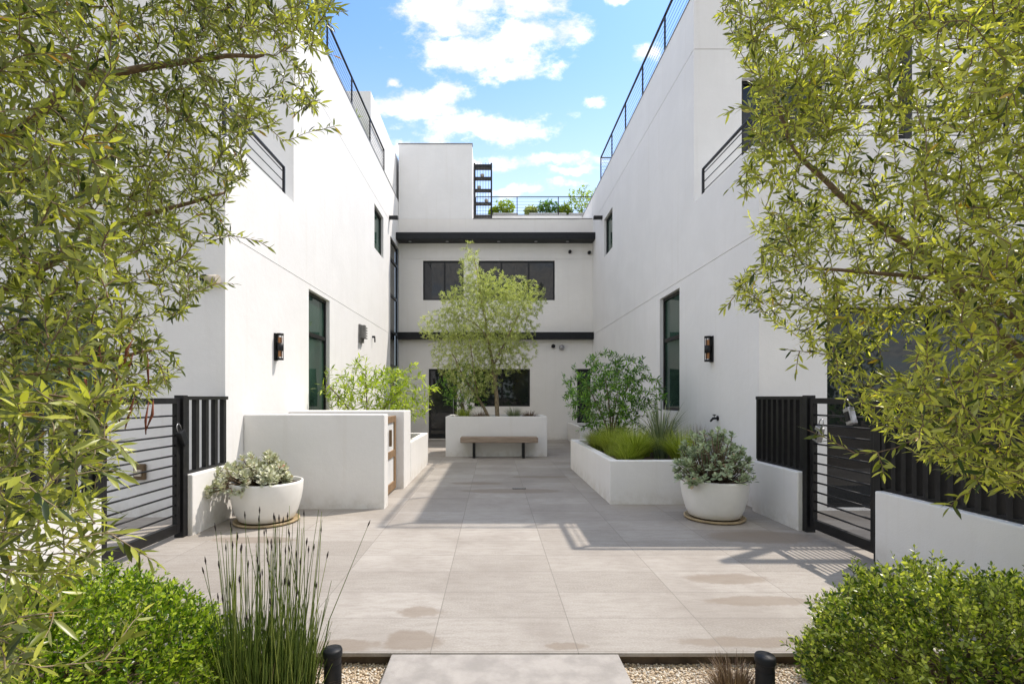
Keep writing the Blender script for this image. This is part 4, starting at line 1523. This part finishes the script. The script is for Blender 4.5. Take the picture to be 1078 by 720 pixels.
rt = thing('hedge', 'tall green hedge added out of view behind the entrance to darken window reflections', 'hedge', (0, -15, -0.09))  # unseen hedge added so doors and windows reflect dark green, not bright sky
rg = np.random.default_rng(81)
nh = 9000
hp = np.stack([rg.uniform(-22, 22, nh), -15 + rg.uniform(-0.8, 0.8, nh), rg.uniform(-0.05, 5.6, nh)], 1)
hp[:, 1] += 0.4 * np.sin(hp[:, 0] * 1.7) * np.cos(hp[:, 2] * 1.3)
hp[:, 2] *= 0.9 + 0.1 * np.sin(hp[:, 0] * 0.9)
leaves_mesh('foliage', hp, rg.normal(0, 1, (nh, 3)), rg.normal(0, 1, (nh, 3)) + np.array([0, 0.6, 0.6]), rg.uniform(0.25, 0.5, nh), rg.uniform(0.16, 0.3, nh), M['deep_green'], rt)
b = MB()
for k in range(22):
    b.tube([(-21 + 2 * k, -15, -0.09), (-21 + 2 * k + 0.1, -15, 2.5), (-21 + 2 * k, -15, 5.0)], [0.08, 0.06, 0.02], 6)
b.build('stems', M['bark'], rt)

# ------------------------------------------------------------------ foreground bushes, rushes, bollards
def bush(seed, c, r, n, L, W, mat, label, nsprig):
    root = thing('bush', label, 'bush', (c[0], c[1], -0.09))
    P_ = Plant(seed)
    rng = P_.rng
    P_.tilt = 0.85
    for k in range(40):
        a = rng.uniform(0, 6.28)
        e = np.array(c) + np.array([math.cos(a) * r[0], math.sin(a) * r[1], 0]) * rng.uniform(0.2, 0.8) + np.array([0, 0, r[2] * 0.4])
        P_.wood.tube([(c[0] + math.cos(a) * 0.1, c[1] + math.sin(a) * 0.1, -0.09), (np.array(c) * 0.5 + e * 0.5), e], [0.012, 0.008, 0.004], 5)
    for k in range(nsprig):
        q = rng.normal(0, 1, 3)
        q /= np.linalg.norm(q)
        if q[2] < -0.8:
            continue
        lump = 1 + 0.09 * math.sin(5 * q[0] + seed) * math.cos(6 * q[1]) + 0.05 * math.sin(13 * q[0] + 9 * q[2])
        rad = (rng.uniform(0.6, 1.0) if rng.random() < 0.45 else rng.uniform(0.9, 1.05)) * lump
        p = np.array(c) + q * np.array(r) * rad
        if p[2] < -0.07:
            continue
        d = q * 0.7 + np.array([0, 0, 0.7]) + rng.normal(0, 0.3, 3)
        d /= np.linalg.norm(d)
        ln = rng.uniform(0.05, 0.11)
        pts = np.array([p, p + d * ln * 0.5, p + d * ln])
        P_.wood.tube(pts, [0.0016, 0.0013, 0.0008], 3, False)
        P_.twig_leaves(pts, 0.0125, L, W, 0.05, 0.9)
    P_.build(root, M['bark'], M[mat], 'stem', 'foliage', (0.85, 0.95), 0.2, 0.05)


bush(61, (-2.15, 2.35, 0.12), (0.85, 0.6, 0.42), 0, 0.03, 0.014, 'bush_l', 'bright green rounded bush in the left foreground beside the rushes', 4600)
bush(62, (2.28, 2.35, 0.14), (0.70, 0.55, 0.45), 0, 0.03, 0.0135, 'bush_r', 'mixed green bush in the right foreground beside the bollard', 4300)
bush(63, (3.0, 2.2, 0.1), (0.35, 0.5, 0.45), 0, 0.032, 0.014, 'bush_r', 'darker bush at the right edge under the olive tree', 1600)

rt = thing('rush_clump', 'clump of thin upright dark rushes between the left bush and bollard', 'rushes', (-1.12, 2.38, -0.09))
mb, hd = MB(), MB()
rngs = np.random.default_rng(11)
heads = 0
for k in range(820):
    a = rngs.uniform(0, 6.28)
    q = math.sqrt(rngs.random()) * 0.185
    b0 = np.array([-1.08 + math.cos(a) * q * 1.15, 2.38 + math.sin(a) * q, -0.09])
    h = rngs.uniform(0.25, 0.58) if rngs.random() < 0.84 else rngs.uniform(0.6, 1.03)
    ln = np.array([math.cos(a), math.sin(a) * 0.8, 0]) * q * rngs.uniform(0.0, 0.5) + rngs.normal(0, 0.03 if rngs.random() < 0.85 else 0.075, 3) * [1, 1, 0]
    e = b0 + ln + np.array([0, 0, h])
    m = b0 * 0.5 + e * 0.5 - ln * 0.2
    mb.tube([b0, m, e], [0.0029, 0.0025, 0.0011], 5, False)
    if h > 0.6 and rngs.random() < 0.5 and heads < 98:
        heads += 1
        d = (e - m) / np.linalg.norm(e - m)
        hd = MB()
        hd.tube([e - d * 0.008, e + d * 0.012, e + d * 0.032], [0.001, 0.0042, 0.001], 6)
        hd.build('seed_head', M['seed'], rt)
mb.build('stem', M['rush'], rt)
ribbons('dry_stem', tuft(rngs, (-1.08, 2.36, -0.09), 60, 0.5, 0.28, 0.004, 0.8, 5, 0.2), M['dry'], rt)

rt = thing('dry_shrub', 'dry brown shrub tuft in the gravel beside the right bollard', 'shrub', (1.22, 2.55, -0.09))
rngs = np.random.default_rng(12)
ribbons('stems', tuft(rngs, (1.22, 2.5, -0.09), 800, 0.29, 0.15, 0.004, 0.6, 4, 0.07), M['dry'], rt)


def bollard(x, y, label):
    root = thing('path_light', label, 'path light', (x, y, -0.09), 'bollard lights beside the path')
    b = MB()
    b.lathe([(0.0, -0.09), (0.042, -0.09), (0.042, 0.2)], 28, x, y, 0)
    b.build('post', M['charcoal'], root)
    b = MB()
    b.lathe([(0.0405, 0.2), (0.0405, 0.232)], 24, x, y, 0)
    b.build('lens', M['black'], root)
    b = MB()
    b.lathe([(0.04, 0.232), (0.044, 0.232), (0.046, 0.238), (0.046, 0.262), (0.042, 0.27), (0.0, 0.272)], 28, x, y, 0)
    b.build('cap', M['charcoal'], root)


bollard(-0.785, 2.42, 'black bollard light in the gravel left of the path beside the rushes')
bollard(1.30, 2.36, 'black bollard light in the gravel right of the path by the dry tuft')
